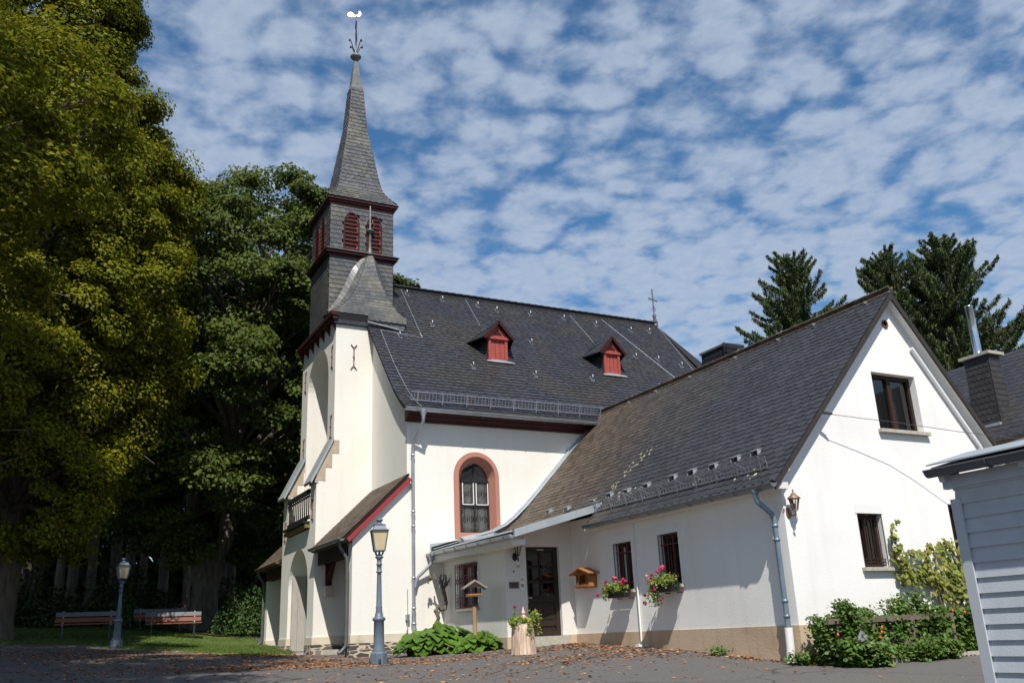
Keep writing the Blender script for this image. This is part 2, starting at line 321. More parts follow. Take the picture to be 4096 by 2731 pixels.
# shaped tiles laid in rows: P(u, s) -> point, Nn(u, s) -> normal, s runs DOWN the slope
SCALE = [(0, .30), (.10, .12), (.30, .01), (.5, -.03), (.7, .01), (.90, .12), (1, .30)]
BOGEN = [(0, .34), (.12, .12), (.32, .0), (.6, .0), (1, .06)]
FLAT = [(0, 0), (1, 0)]
def tiles(mb, P, Nn, s0, s1, e, wd, rng, shape, th=.012, lap=.35, jit=.06, incl=0.0):
    k = 0; s = s0
    while s < s1 - .3*e:
        sb = min(s+e, s1); ua, ub = rng(sb-.3*e)
        u = ua - (wd*.5 if k % 2 else 0) - random.random()*wd*.1
        while u < ub - .15*wd:
            wj = wd*(1+random.uniform(-jit, jit)); a, b = max(u, ua), min(u+wj, ub)
            if b-a > .15*wd:
                pts = []; dz = random.uniform(-.02, .02)*e
                for fx, fs in shape:
                    uu = u+wj*fx; uu = min(max(uu, ua), ub); ss = sb-fs*e+dz+incl*(uu-ua)
                    pts.append(P(uu, ss)+Nn(uu, ss)*(th*(1+random.uniform(-.2, .2))))
                st = sb-e*(1+lap)
                for uu in (b, a): pts.append(P(uu, max(st, s0-.02))+Nn(uu, st)*.003)
                mb.poly(pts)
            u += wj
        s += e; k += 1
def profile(pts):      # polyline in 2-D -> function of arclength
    L = [0]
    for a, b in zip(pts, pts[1:]): L.append(L[-1]+math.hypot(b[0]-a[0], b[1]-a[1]))
    def f(s):
        s = min(max(s, 0), L[-1]) if s < L[-1] else s
        for i in range(len(pts)-1):
            if s <= L[i+1] or i == len(pts)-2:
                t = (s-L[i])/(L[i+1]-L[i]); a, b = pts[i], pts[i+1]
                d = Vector((b[0]-a[0], b[1]-a[1])).normalized()
                return (a[0]+(b[0]-a[0])*t, a[1]+(b[1]-a[1])*t), (d.x, d.y)
    return f, L[-1]

# ------------------------------------------------------------------ ground
GP = np.array([(-9,-24,.05),(-2.2,-4,1.11),(-1.6,0,1.22),(-1.7,4.2,1.28),(1.07,-3.85,1.30),(3,-3.85,1.36),(3,-8.1,1.17),(3,-10.7,.98),(3,-11.44,.93),(5.2,-12.1,.92),
 (8,-12.2,.95),(-.2,-17.3,.45),(4,-15,.72),(-3.3,2.5,1.38),(-5.15,5.86,1.58),(-6.6,8,1.71),(-5.2,11.9,2.10),(-8.1,10.1,2.10),(-2.7,15.6,2.33),(-9.4,9.8,2.06),(-14,10,2.2),(-14,0,1.4),
 (-20,-15,.6),(-2,10.4,1.62),(13,12,1.9),(0,40,4.2),(-25,35,4.6),(30,30,3),(15,-12,1.0),(16,-30,.2),(0,-30,-.1),(30,-8,1.4),(-40,0,2),(0,0,1.25),(0,-.5,1.25)])
def _rbf():
    d = np.linalg.norm(GP[:, None, :2]-GP[None, :, :2], axis=2); n = len(GP)
    A = np.zeros((n+3, n+3)); A[:n, :n] = -d - np.eye(n)*.05; A[:n, n] = 1; A[:n, n+1:] = GP[:, :2]; A[n, :n] = 1; A[n+1:, :n] = GP[:, :2].T
    return np.linalg.solve(A, np.concatenate([GP[:, 2], np.zeros(3)]))
_W = _rbf()
def gz(x, y):
    x = np.clip(np.asarray(x, float), -45, 45); y = np.clip(np.asarray(y, float), -40, 60)
    d = np.sqrt((x[..., None]-GP[:, 0])**2+(y[..., None]-GP[:, 1])**2)
    return -(d@_W[:len(GP)]) + _W[len(GP)] + _W[len(GP)+1]*x + _W[len(GP)+2]*y
G = lambda x, y: float(gz(x, y))
def sheet(name, xs, ys, material, zf):
    X, Y = np.meshgrid(xs, ys); Z = zf(X, Y); n, m = X.shape
    v = np.stack([X, Y, Z], -1).reshape(-1, 3); mb = MB()
    mb.add(v, [(i*m+j, i*m+j+1, (i+1)*m+j+1, (i+1)*m+j) for i in range(n-1) for j in range(m-1)], True)
    return mb.build(name, material)
ax_ = lambda a, b, st: list(np.arange(a, b, st))
xs = [-1500,-400,-120,-60]+ax_(-40, 25, .8)+[26,32,40,60,120,400,1500]; ys = [-1500,-300,-100,-45]+ax_(-32, 22, .8)+[24,28,34,42,55,80,150,400,1500]
tag(sheet('asphalt_ground', np.array(xs), np.array(ys), 'asphalt', gz), kind='structure')
EDGE = [(-1.9,4.6),(-2.6,3.3),(-3.3,2.9),(-4.0,3.7),(-5.15,5.7),(-6.2,7.3),(-7.2,8.4),(-9.2,8.8),(-14,8.3),(-45,7)]
EDGEF = []
for a, b in zip(EDGE, EDGE[1:]):
    n = max(2, int(math.hypot(b[0]-a[0], b[1]-a[1])/.25))
    EDGEF += [(a[0]+(b[0]-a[0])*i/n + random.uniform(-.05,.05), a[1]+(b[1]-a[1])*i/n+random.uniform(-.05,.05)) for i in range(n)]
def strip(name, s_list, material, lift):
    mb = MB(); m = len(EDGEF); v = []
    for s in s_list:
        for x, y in EDGEF:
            xx, yy = x+.05*s, y+s; v.append((xx, yy, G(xx, yy)+(lift if s > s_list[0] or name != 'lawn' else -.01)))
    mb.add(v, [(i*m+j, i*m+j+1, (i+1)*m+j+1, (i+1)*m+j) for i in range(len(s_list)-1) for j in range(m-1)], True)
    return tag(mb.build(name, material), kind='structure')
strip('lawn', [0,.15,.5,1,2,3,4.5,6,8,10,12,15], 'lawn', .03)
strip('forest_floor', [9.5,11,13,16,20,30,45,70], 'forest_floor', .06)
# blades of grass on the visible part of the lawn
nb = 70000; k = RNG.integers(60, len(EDGEF)*0+150, nb); k = RNG.integers(0, min(len(EDGEF), 130), nb); e = np.array(EDGEF)[k]; s = RNG.random(nb)**1.2*9
bx_ = e[:, 0]+.05*s+RNG.uniform(-.2,.2,nb); by_ = e[:, 1]+s+.05; bz_ = gz(bx_, by_)+.02
a = RNG.uniform(0, 6.283, nb); h = RNG.uniform(.03,.075,nb); wv = RNG.uniform(.006,.012,nb)
p = np.stack([bx_, by_, bz_], -1); d = np.stack([np.cos(a)*wv, np.sin(a)*wv, 0*a], -1); t = p+np.stack([RNG.normal(0,.02,nb), RNG.normal(0,.02,nb), h], -1)
tag(bulk('grass', np.stack([p-d, p+d, t], 1), 3, 'grass_blade'), kind='stuff')
# fallen leaves
def litter():
    pts = []
    def patch(x, y, rx_, ry_, n, rot=0):
        q = RNG.normal(0, .5, (n, 2)); c, s_ = math.cos(rot), math.sin(rot)
        pts.append(np.stack([x+q[:,0]*rx_*c-q[:,1]*ry_*s_, y+q[:,0]*rx_*s_+q[:,1]*ry_*c], -1))
    patch(-3.2, -3.2, 2.6, .8, 1500, R(-20)); patch(-1.2, -5.0, 2.4, .6, 520, R(-22)); patch(-3.0, -1.0, 2.2, .9, 900, R(-15)); patch(-5.2, -2.5, 2.4, 1.2, 600, R(-20))
    patch(-3.4, 2.2, 1.6, .8, 900, R(-40)); patch(1.8, -5.4, 2.2, .6, 560, R(-28)); patch(2.4, -7.0, .7, 2.4, 520); patch(2.6, -4.4, .5, .6, 260); patch(1.0, -7.6, 1.8, 1.2, 500)
    patch(-5.5, 3.0, 3.5, 2.5, 1500); patch(-8, 4.5, 3, 3, 1500); patch(-7.5, -2, 4, 4, 900); patch(-2, -8, 5, 2.5, 480); patch(2.85, -10.0, .25, 1.6, 260); patch(6.2, -12.25, .9, .15, 600)
    patch(0, -9, 6, 5, 420); patch(-7, 10.5, 4, 2, 500)
    q = np.concatenate(pts); q = q[(~((q[:,0] > 2.95) & (q[:,1] > -11.4))) & (~((q[:,0] > 1.0) & (q[:,1] > -3.8))) & (~((q[:,0] > -1.75) & (q[:,1] > -.05)))]
    n = len(q); c = np.stack([q[:,0], q[:,1], gz(q[:,0], q[:,1])+.012], -1)
    nrm = np.stack([RNG.normal(0,.2,n), RNG.normal(0,.2,n), np.ones(n)], -1); nrm /= np.linalg.norm(nrm, axis=1)[:, None]
    return leafquads(c, nrm, RNG.uniform(.035,.10,n), .8)
def leafquads(c, nrm, L, asp=.6):
    n = len(c); r = RNG.normal(size=(n, 3)); a = np.cross(nrm, r); a /= np.linalg.norm(a, axis=1)[:, None]+1e-9; b = np.cross(nrm, a)
    L = np.broadcast_to(np.asarray(L), (n,))[:, None]
    return np.stack([c-a*L*.5, c+b*L*asp*.5-a*L*.05, c+a*L*.5, c-b*L*asp*.5-a*L*.05], 1)
tag(bulk('fallen_leaves', litter(), 4, 'litter'), kind='stuff')

# ------------------------------------------------------------------ church
church = thing('church', 'white rendered church with slate roof, red cornice and slender slate spire', 'church', (0, 0, 1.2))
W = 10.367; CYM = W/2; ZR = 13.86
B = lambda mb, n, m, p=church: mb.build(n, m, p)
RP = [(-.50, 7.86), (0.0, 8.21), (.5, 8.66), (1.0, 9.20), (CYM, ZR)]           # roof profile (y, z), front side
# nave walls
mb = MB(); win = arch(1.60, 2.79, 4.45, 6.08)
mb.wall((0,0,0), (1,0,0), (0,0,1), [(-1.57,.9),(13.2,.9),(13.2,8.05),(0,8.05),(0,5.82),(-1.57,4.22)], [win])
mb.reveal((0,0,0), (1,0,0), (0,0,1), (0,.36,0), win)
gab = [(0,.9),(W,.9)]+[(W-y, z-.06) for y, z in RP[1:]]+[(y, z-.06) for y, z in RP[1:-1]][::-1]
mb.wall((0,0,0), (0,1,0), (0,0,1), gab)
mb.poly([(13.2,W,.9),(0,W,.9),(0,W,8.1),(13.2,W,8.1)])
ap = [(13.2,0),(17.0,1.8),(18.2,CYM),(17.0,W-1.8),(13.2,W)]
for a_, b_ in zip(ap, ap[1:]): mb.poly([(*a_,.9),(*b_,.9),(*b_,8.1),(*a_,8.1)])
B(mb, 'nave_wall', 'plaster_church')
# porch wing walls (open porches on either side of the tower)
for y0, y1 in ((.001,.36),(W-.36,W)):
    mb = MB(); mb.prism([(-1.57,y0,.9),(0,y0,.9),(0,y0,5.78),(-1.57,y0,4.18)], (0,y1-y0,0)); B(mb, 'porch_wall', 'plaster_church')
# tower
TY0, TY1 = 3.125, 7.242
mb = MB(); nich = arch(3.87, 6.47, 4.96, 9.84, 24); dor = arch(3.84, 6.22, 1.0, 3.27, 24)
mb.wall((-1.245,0,0), (0,1,0), (0,0,1), rect(TY0,TY1,4.94,11.85), [nich]); mb.reveal((-1.245,0,0), (0,1,0), (0,0,1), (1.75,0,0), nich)
mb.wall((.505,0,0), (0,1,0), (0,0,1), rect(3.5,6.9,4.9,11.6))
mb.wall((-1.749,0,0), (0,1,0), (0,0,1), rect(TY0,TY1,.9,4.95), [dor]); mb.reveal((-1.749,0,0), (0,1,0), (0,0,1), (2.0,0,0), dor)
mb.wall((.251,0,0), (0,1,0), (0,0,1), rect(3.6,6.5,.9,4.9))
for y in (TY0, TY1): mb.wall((0,y,0), (1,0,0), (0,0,1), [(-1.749,.9),(.3,.9),(.3,11.85),(-1.245,11.85),(-1.245,7.62),(-1.749,6.6)])
mb.poly([(-1.749,TY0,4.95),(-1.245,TY0,4.95),(-1.245,TY1,4.95),(-1.749,TY1,4.95)])
for y0, y1, yi in ((TY0, 3.80, 3.80), (6.55, TY1, 6.55)):
    mb.poly([(-1.749,y0,4.95),(-1.749,y1,4.95),(-1.749,y1,6.6),(-1.749,y0,6.6)]); mb.poly([(-1.749,y0,6.6),(-1.749,y1,6.6),(-1.245,y1,7.62),(-1.245,y0,7.62)])
    mb.poly([(-1.749,yi,4.95),(-1.245,yi,4.95),(-1.245,yi,7.62),(-1.749,yi,6.6)])
B(mb, 'tower_wall', 'plaster_church')
st = [(-1.79,6.36),(-1.48,6.33),(-1.48,6.75),(-1.28,6.75),(-1.28,7.2),(-1.06,7.2),(-1.06,7.62),(-1.27,7.62)]
for y0, y1, yf in ((TY0, 3.84, TY0), (6.51, TY1+.04, 6.55)):
    mb = MB(); mb.prism([(x, yf-.012, z) for x, z in st], (0,.1,0)); mb.box((-1.80,y0-.02,6.26),(-1.70,y1-.03,6.37)); B(mb, 'buttress_stone', 'sandstone')
    mb = MB(); mb.prism([(-1.96,y0-.06,6.30),(-1.92,y0-.06,6.24),(-1.245,y0-.06,7.62),(-1.245,y0-.06,7.72),(-1.27,y0-.06,7.70)], (0,y1-y0+.10,0)); B(mb, 'buttress_coping', 'zinc_sheet')
# plinths
def band(name, z0, z1, pr, m):
    p_ = pr
    for kq in range(4):
        mb = MB()
        if kq == 0: mb.prism([(-1.57-p_,-p_,z0),(-1.57-p_,.36+p_,z0),(2.2,.36+p_,z0),(2.2,-p_,z0)], (0,0,z1-z0))
        if kq == 1: mb.prism([(-1.57-p_,W-.36-p_,z0),(-1.57-p_,W+p_,z0),(2.2,W+p_,z0),(2.2,W-.36-p_,z0)], (0,0,z1-z0))
        if kq == 2: mb.box((-1.749-p_,TY0-p_,z0),(-.2,3.84+p_*.3,z1))
        if kq == 3: mb.box((-1.749-p_,6.22-p_*.3,z0),(-.2,TY1+p_,z1))
        B(mb, name, m)
band('plinth_stone', .9, 1.56, .055, 'plinth_stone'); band('plinth_band', 1.565, 1.775, .03, 'plinth_plaster')
mb = MB(); mb.box((-2.0,3.9,1.1),(-1.6,6.15,1.36)); mb.box((-1.68,2.45,1.1),(-1.0,3.05,1.42)); B(mb, 'stone_step', 'concrete')
dr = MB(); dr.box((-1.645,6.10,1.37),(-.6,6.20,3.70)); d_ = B(dr, 'gate_leaf', 'gate_grey'); d_['label'] = 'grey weathered wooden gate leaf standing open'
mb = MB()
for i in range(4): mb.box((-1.46+.26*i,6.097,1.38),(-1.455+.26*i,6.101,3.69))
mb.build('board_joint', 'iron_dark', d_)
# balcony
bal = MB(); bal.box((-1.90,3.76,4.99),(-1.2,6.52,5.09)); bal = B(bal, 'balcony_slab', 'concrete_moss')
mb = MB(); mb.box((-1.95,3.82,5.13),(-1.66,6.52,5.20)); mb.build('balcony_beam', 'wood_black', bal)
mb = MB(); mb.box((-1.80,3.82,6.06),(-1.70,6.54,6.19)); mb.box((-1.79,3.82,5.28),(-1.71,6.54,5.38)); mb.box((-1.785,3.82,5.95),(-1.73,6.54,5.99))
for i in range(11): mb.box((-1.765,3.93+i*.245,5.38),(-1.735,3.99+i*.245,6.06))
for i in range(3): mb.tube([(-1.75,4.2+i*1.0,5.2),(-1.75,4.2+i*1.0,5.3)], .025)
B(mb, 'balcony_railing', 'wood_black')
# iron wall anchors
def anchor(p, ax, s=.42):
    mb = MB(); p = Vector(p); a = Vector(ax); z = Vector((0,0,1))
    mb.tube([p-z*s*.72, p+z*s*.72], .017, 6)
    for sg in (1, -1):
        mb.tube([p+z*s*.72*sg, p+z*s*sg+a*.1], .015, 6); mb.tube([p+z*s*.72*sg, p+z*s*sg-a*.1], .015, 6)
    mb.tube([p-a.cross(z)*.03, p+a.cross(z)*.03], .03, 6)
    B(mb, 'wall_anchor', 'iron_rust')
anchor((-.64, 3.10, 10.39), (1,0,0))
for y, z in ((3.46,10.43),(6.76,10.44),(3.43,8.1),(6.76,8.0)): anchor((-1.268, y, z), (0,1,0), .38)
for y, z in ((3.46,5.5),(6.9,5.2)): anchor((-1.77, y, z), (0,1,0), .32)
# nave roof
f_, L_ = profile([(y, z) for y, z in RP][::-1])
Pn = lambda u, s: Vector((u, f_(s)[0][0], f_(s)[0][1]))
def Nn(u, s):
    d = f_(s)[1]; return Vector((0, d[1], -d[0])) if d[1] < 0 and -d[0] > 0 else Vector((0, d[1], -d[0]))
mb = MB(); seg = [(y, z-.01) for y, z in RP]
for (a0, b0), (a1, b1) in zip(seg, seg[1:]):
    mb.poly([(-.2,a0,b0),(13.2,a0,b0),(13.2,a1,b1),(-.2,a1,b1)]); mb.poly([(13.2,W-a0,b0),(-.2,W-a0,b0),(-.2,W-a1,b1),(13.2,W-a1,b1)])
for (a0, b0), (a1, b1) in zip(seg, seg[1:]):      # thickness at the front verge
    for y in (1, -1):
        q = [(-.2,a0,b0),(-.2,a1,b1),(-.2,a1,b1-.09),(-.2,a0,b0-.09)]; q = [(x, yy if y == 1 else W-yy, z) for x, yy, z in q]; mb.poly(q)
        q = [(-.2,a0,b0-.09),(.02,a0,b0-.09),(.02,a1,b1-.09),(-.2,a1,b1-.09)]; mb.poly([(x, yy if y == 1 else W-yy, z) for x, yy, z in q])
ape = [(13.2,-.5),(17.35,1.5),(18.8,CYM),(17.35,W-1.5),(13.2,W+.5)]
for a_, b_ in zip(ape, ape[1:]): mb.poly([(*a_,7.9),(*b_,7.9),(13.2,CYM,ZR)])
roof = B(mb, 'nave_roof', 'slate_base')
mb = MB(); tiles(mb, Pn, Nn, 0, L_, .175, .27, lambda s: (-.22, 13.22), BOGEN, .030, .3, .12); mb.build('roof_slates', 'slate', roof)
mb = MB()
for i in range(46): mb.obox((-.22+i*.293,CYM,ZR+.0),(.1+i*.293,CYM,ZR+.02),(0,.11,-.09),(0,.006,.012)); mb.obox((-.22+i*.293,CYM,ZR+.0),(.1+i*.293,CYM,ZR+.02),(0,.11,.09),(0,.006,-.012))
mb.build('ridge_slates', 'slate', roof)
# eave: moulded red cornice, gutter, snow guard
mb = MB(); pr = [(0,7.585),(-.10,7.585),(-.13,7.66),(-.25,7.70),(-.28,7.76),(-.40,7.79),(-.42,7.86),(0,7.93)]
mb.prism([(-.06,y,z) for y, z in pr], (6.4,0,0)); B(mb, 'eave_cornice', 'red_dark')
def gutter(p, q, r=.075, n=8, brk=.7, m='zinc', parent=None, up=(0,0,1)):
    p, q = Vector(p), Vector(q); d = (q-p).normalized(); sd_ = d.cross(Vector((0,0,1))).normalized(); upv = sd_.cross(d); mb = MB()
    for rr in (r, r*.86):
        v = [base+sd_*rr*math.cos(t)-upv*rr*math.sin(t) for base in (p, q) for t in [math.pi*k/n for k in range(n+1)]]
        mb.add(v, [(k, k+1, n+1+k+1, n+1+k) for k in range(n)], True)
    for base in (p, q): mb.poly([base+sd_*r*math.cos(t)-upv*r*math.sin(t) for t in [math.pi*k/n for k in range(n+1)]])
    for sg in (1, -1): mb.tube([p+sd_*r*sg, q+sd_*r*sg], .012, 6)
    L = (q-p).length; i = brk*.5
    while i < L:
        c = p+d*i; mb.tube([c+sd_*r*1.08*math.cos(t)-upv*r*1.08*math.sin(t) for t in [math.pi*k/8 for k in range(9)]], .011, 5); i += brk
    return mb.build('gutter', m, parent)
gutter((-.24,-.55,7.86),(6.62,-.55,7.84), .08, parent=church)
def snow_guard(p, q, up, out, h, n_post, nbar, parent, m='zinc'):
    mb = MB(); p, q, up, out = map(Vector, (p, q, up, out)); d = q-p; r = lambda t, k: p+d*t+up*k
    for k in (.06, h): mb.bar(r(0, k), r(1, k), .018)
    for i in range(nbar): mb.bar(r(i/(nbar-1), .06), r(i/(nbar-1), h), .010)
    for i in range(n_post):
        t = .03+.94*i/(n_post-1); mb.bar(r(t, -.04), r(t, h+.03), .035, .02); mb.bar(r(t, h)+out*.0, r(t, -.05)-out*.30, .025, .012)
    return mb.build('snow_guard', m, parent)
snow_guard((.05,-.20,8.15),(6.75,-.20,8.15),(0,-.20,.98),(0,-1,-.5),.30,9,60,church)
# roof hooks and lightning conductor
for x, y, z in [(1.85,4.85,13.49),(3.22,4.78,13.42),(4.64,4.73,13.37),(5.37,4.61,13.23),(6.83,4.63,13.25),(8.35,4.66,13.29),(9.78,4.57,13.18),(11.39,4.49,13.09),(12.38,4.58,13.19),(2.23,3.4,11.88),(.77,2.67,11.08),(5.97,3.1,11.55),(2.94,1.66,9.95),(5.21,1.56,9.84),(7.54,1.66,9.96),(10.45,3.0,11.44),(11.49,2.99,11.44),(12.46,2.82,11.24)]:
    mb = MB(); z = 9.2+(y-1)*(ZR-9.2)/(CYM-1)+.02; mb.tube([(x,y+.15,z+.17),(x,y,z+.03),(x,y-.06,z+.05),(x,y-.08,z+.16),(x,y-.03,z+.20)], .019, 5); mb.box((x-.04,y-.02,z-.02),(x+.09,y+.02,z+.02)); B(mb, 'roof_hook', 'zinc')
def on(x, y, h=.05): return (x, y, f2(y)+h)
def f2(y):
    for (a0, b0), (a1, b1) in zip(RP, RP[1:]):
        if y <= a1: return b0+(b1-b0)*(y-a0)/(a1-a0)
    return ZR
mb = MB()
for path in ([(1.73,5.1),(1.61,2.73),(.19,2.88)],[(.19,2.88),(.15,1.5),(.22,.25),(.3,-.45)],[(4.3,5.06),(4.23,3.7)],[(8.85,4.95),(8.95,3.55)],[(10.35,4.98),(11.0,3.5),(11.66,2.02),(12.6,0)],[(13.17,5.0),(12.92,2.54),(12.8,.5)]):
    mb = MB(); pp = []
    for a_, b_ in zip(path, path[1:]): pp += [(a_[0]+(b_[0]-a_[0])*t, a_[1]+(b_[1]-a_[1])*t) for t in np.linspace(0, 1, 9)]
    mb.tube([on(x, y) for x, y in pp], .011, 5); B(mb, 'lightning_conductor', 'zinc')
def pipe(path, r, parent, m='zinc', clips=(), name='downpipe'):
    mb = MB(); mb.tube(path, r, 12)
    for c in clips: c = Vector(c); mb.lathe([(r*1.0,-.03),(r*1.22,-.025),(r*1.22,.025),(r*1.0,.03)], c, 12)
    return mb.build(name, m, parent)
mb = MB(); mb.lathe([(.11,0),(.11,-.05),(.055,-.2),(.055,-.25)], (.30,-.55,7.83), 12); B(mb, 'rainwater_head', 'zinc')
pipe([(.30,-.55,7.62),(.30,-.54,7.5),(.22,-.2,7.12),(.16,-.09,6.95),(.15,-.085,6.7),(.15,-.085,2.3)], .05, church, 'zinc', [(.15,-.085,z) for z in (6.6,5.0,4.6,3.2,2.4)])
pipe([(.15,-.085,2.3),(.15,-.09,1.62),(.2,-.18,1.45),(.25,-.25,1.36)], .06, church, 'zinc', [(.15,-.085,2.0)])
# dormers
for yf, x0, x1, zb in ((2.04,3.72,4.44,10.38),(1.99,8.32,9.00,10.32)):
    xc = (x0+x1)/2; ze = zb+.80; zt = zb+1.42; bk = lambda z: 1.0+(z-9.2)/((ZR-9.2)/(CYM-1))
    dm = MB()
    dm.prism([(x0+.02,yf+.08,zb-.05),(x0+.02,bk(ze),ze),(x0+.02,yf+.08,ze)], (x1-x0-.04,0,0))
    dm = B(dm, 'dormer', 'slate')
    mb = MB(); mb.box((x0,yf-.02,zb),(x0+.10,yf+.06,ze)); mb.box((x1-.10,yf-.02,zb),(x1,yf+.06,ze)); mb.box((x0-.06,yf-.06,ze),(x1+.06,yf+.06,ze+.10))
    mb.prism([(x0-.02,yf-.02,ze+.10),(x1+.02,yf-.02,ze+.10),(xc,yf-.02,zt-.10)], (0,.06,0)); 
    for sg in (-1, 1): mb.bar((xc,yf-.10,zt-.02),(xc+sg*(x1-x0+.34)/2,yf-.10,ze+.02), .035, .05, (0,1,0))
    mb.build('dormer_frame', 'red_dormer', dm)
    for sg in (-1, 1): mb = MB(); mb.bar((xc,yf-.13,zt+.0),(xc+sg*(x1-x0+.42)/2,yf-.13,ze-.01), .10, .06, (0,1,0)); mb.build('barge_board', 'red_dark', dm)
    mb = MB(); mb.prism([(xc-.17,yf-.035,ze+.16),(xc+.17,yf-.035,ze+.16),(xc,yf-.035,ze+.35)], (0,.01,0)); mb.build('gable_vent', 'red_dark', dm)
    mb = MB(); mb.box((x0+.10,yf+.03,zb+.06),(x1-.10,yf+.07,ze)); 
    sh = mb.build('shutter', 'red_dormer', dm)
    mb = MB()
    for i in (1, 2): mb.box((x0+.10+(x1-x0-.2)*i/3-.004,yf+.024,zb+.08),(x0+.10+(x1-x0-.2)*i/3+.004,yf+.032,ze-.02))
    mb.build('board_joint', 'red_dark', dm)
    mb = MB(); mb.prism([(x0-.10,yf-.10,zb-.03),(x1+.22,yf-.10,zb-.03),(x1+.1,yf+.05,zb+.05),(x0-.02,yf+.05,zb+.05)], (0,0,.03)); mb.box((x0+.08,yf-.04,zb+.02),(x1-.08,yf+.02,zb+.07)); mb.build('lead_apron', 'zinc_sheet', dm)
    rfm = MB()          # little slated gable roof, swept into the main roof at its foot
    for sg in (-1, 1):
        xe = xc+sg*((x1-x0)/2+.20)
        def Pd(u, s, sg=sg, xe=xe):     # u: 0..1 front->back, s: 0..1 ridge->eave
            zz_ = zt+(ze+.02-zt)*s; x = xc+(xe-xc)*s**.92; yb = bk(zz_); x += sg*.34*u*s; yy = yf-.12+(yb+.12-yf+.12)*u; zz_ += .02-.05*u*s
            return Vector((x, yy, zz_))
        n_ = 7
        for i in range(n_):
            for j in range(8):
                s0_, s1_ = i/n_, (i+1.12)/n_; u0_, u1_ = j/8+(.06 if i % 2 else 0), (j+1)/8+(.06 if i % 2 else 0)
                u1_ = min(u1_, 1); lift = Vector((0,0,.016)); rfm.poly([Pd(u0_, s0_), Pd(u1_, s0_), Pd(u1_, s1_)+lift, Pd(u0_, s1_)+lift])
        rfm.add([Pd(0,0)-Vector((0,0,.03)), Pd(1,0)-Vector((0,0,.03)), Pd(1,1)-Vector((0,0,.03)), Pd(0,1)-Vector((0,0,.03))], [(0,1,2,3)])
    rfm.build('dormer_roof', 'slate', dm)
    for cs in (0, 1):           # swept slate cheeks either side of the dormer
      ck = MB()
      for i in range(8):
        z_ = zb+.05+i*.095
        for j in range(4):
            t0, t1 = j/4, (j+1)/4; g = lambda t: Vector((x0-.01-.30*(1-i/9)*(t**2), yf+.02+(bk(z_)-yf+.1)*t, z_))
            if cs == 0: ck.poly([g(t0), g(t1), g(t1)+Vector((.0,.09,.11)), g(t0)+Vector((.03,.05,.11))])
            h_ = lambda t: Vector((x1+.01+.20*(1-i/9)*(t**2), yf+.02+(bk(z_)-yf+.1)*t, z_))
            if cs == 1: ck.poly([h_(t0), h_(t1), h_(t1)+Vector((.0,.09,.11)), h_(t0)+Vector((-.03,.05,.11))])
      ck.build('dormer_cheek', 'slate', dm)
# church window
mb = MB(); out = arch(1.44, 2.915, 4.27, 6.07); mb.wall((0,-.012,0), (1,0,0), (0,0,1), out, [win]); mb.reveal((0,-.012,0), (1,0,0), (0,0,1), (0,.02,0), out)
wr = [(1.60+.0,4.45)]; ins = arch(1.60,2.79,4.45,6.08); v0 = [(x, -.011, z) for x, z in ins]; v1 = [(1.79+(x-1.60)/(1.19)*.91, .33, 4.47+(z-4.45)*.924) for x, z in ins]
mb.add(v0+v1, [(i, (i+1) % len(ins), len(ins)+(i+1) % len(ins), len(ins)+i) for i in range(1, len(ins))])
sur = B(mb, 'window_surround', 'pink_stone')
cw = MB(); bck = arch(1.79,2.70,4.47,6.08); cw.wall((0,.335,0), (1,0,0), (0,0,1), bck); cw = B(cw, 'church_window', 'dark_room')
mb = MB()
for x in (1.80,2.235,2.69): mb.box((x-.018,.29,4.47),(x+.018,.325,6.03 if x != 2.235 else 6.5))
for z in (4.48,5.25,5.98): mb.box((1.79,.285,z-.02),(2.70,.325,z+.02))
mb.build('window_frame', 'iron_dark', cw)
mb = MB()               # two open casements with pale edges
for xa, xb in ((1.84,2.19),(2.28,2.66)):
    for a_, b_ in (((xa,5.30),(xa,5.93)),((xb,5.30),(xb,5.93)),((xa,5.30),(xb,5.30))): mb.bar((a_[0],.27,a_[1]),(b_[0],.27,b_[1]), .022, .03, (0,1,0))
mb.build('casement', 'white_plastic', cw)
mb = MB()               # ornamental lead tracery
def ring(x, z, r, a0=0, a1=2*math.pi, n=18, t=.007):
    pts = [(x+r*math.cos(a0+(a1-a0)*k/n), .318, z+r*math.sin(a0+(a1-a0)*k/n)) for k in range(n+1)]; pts = [p for p in pts if 1.80 < p[0] < 2.69 and 4.49 < p[2] < 5.95]
    if len(pts) > 2: mb.tube(pts, t, 4, False)
for x in (1.82,2.235,2.67):
    for z in (4.50,4.87,5.25,5.62,5.95):
        for r in (.10,.16,.22,.27): ring(x, z, r)
for xm in (2.02,2.45):
    for z in (4.69,5.06,5.43,5.80):
        for r in (.05,.085): ring(xm, z, r)
        for k in range(-3, 4): mb.tube([(xm-.10,.318,z+k*.035-.08),(xm+.10,.318,z+k*.035+.08)], .004, 4, False); mb.tube([(xm-.10,.318,z+k*.035+.08),(xm+.10,.318,z+k*.035-.08)], .004, 4, False)
mb.build('tracery', 'lead', cw)
mb = MB(); mb.wall((0,.326,0), (1,0,0), (0,0,1), [(1+(x-1), z) for x, z in arch(1.80,2.69,4.48,6.07)]); mb.build('window_pane', 'glass', cw)
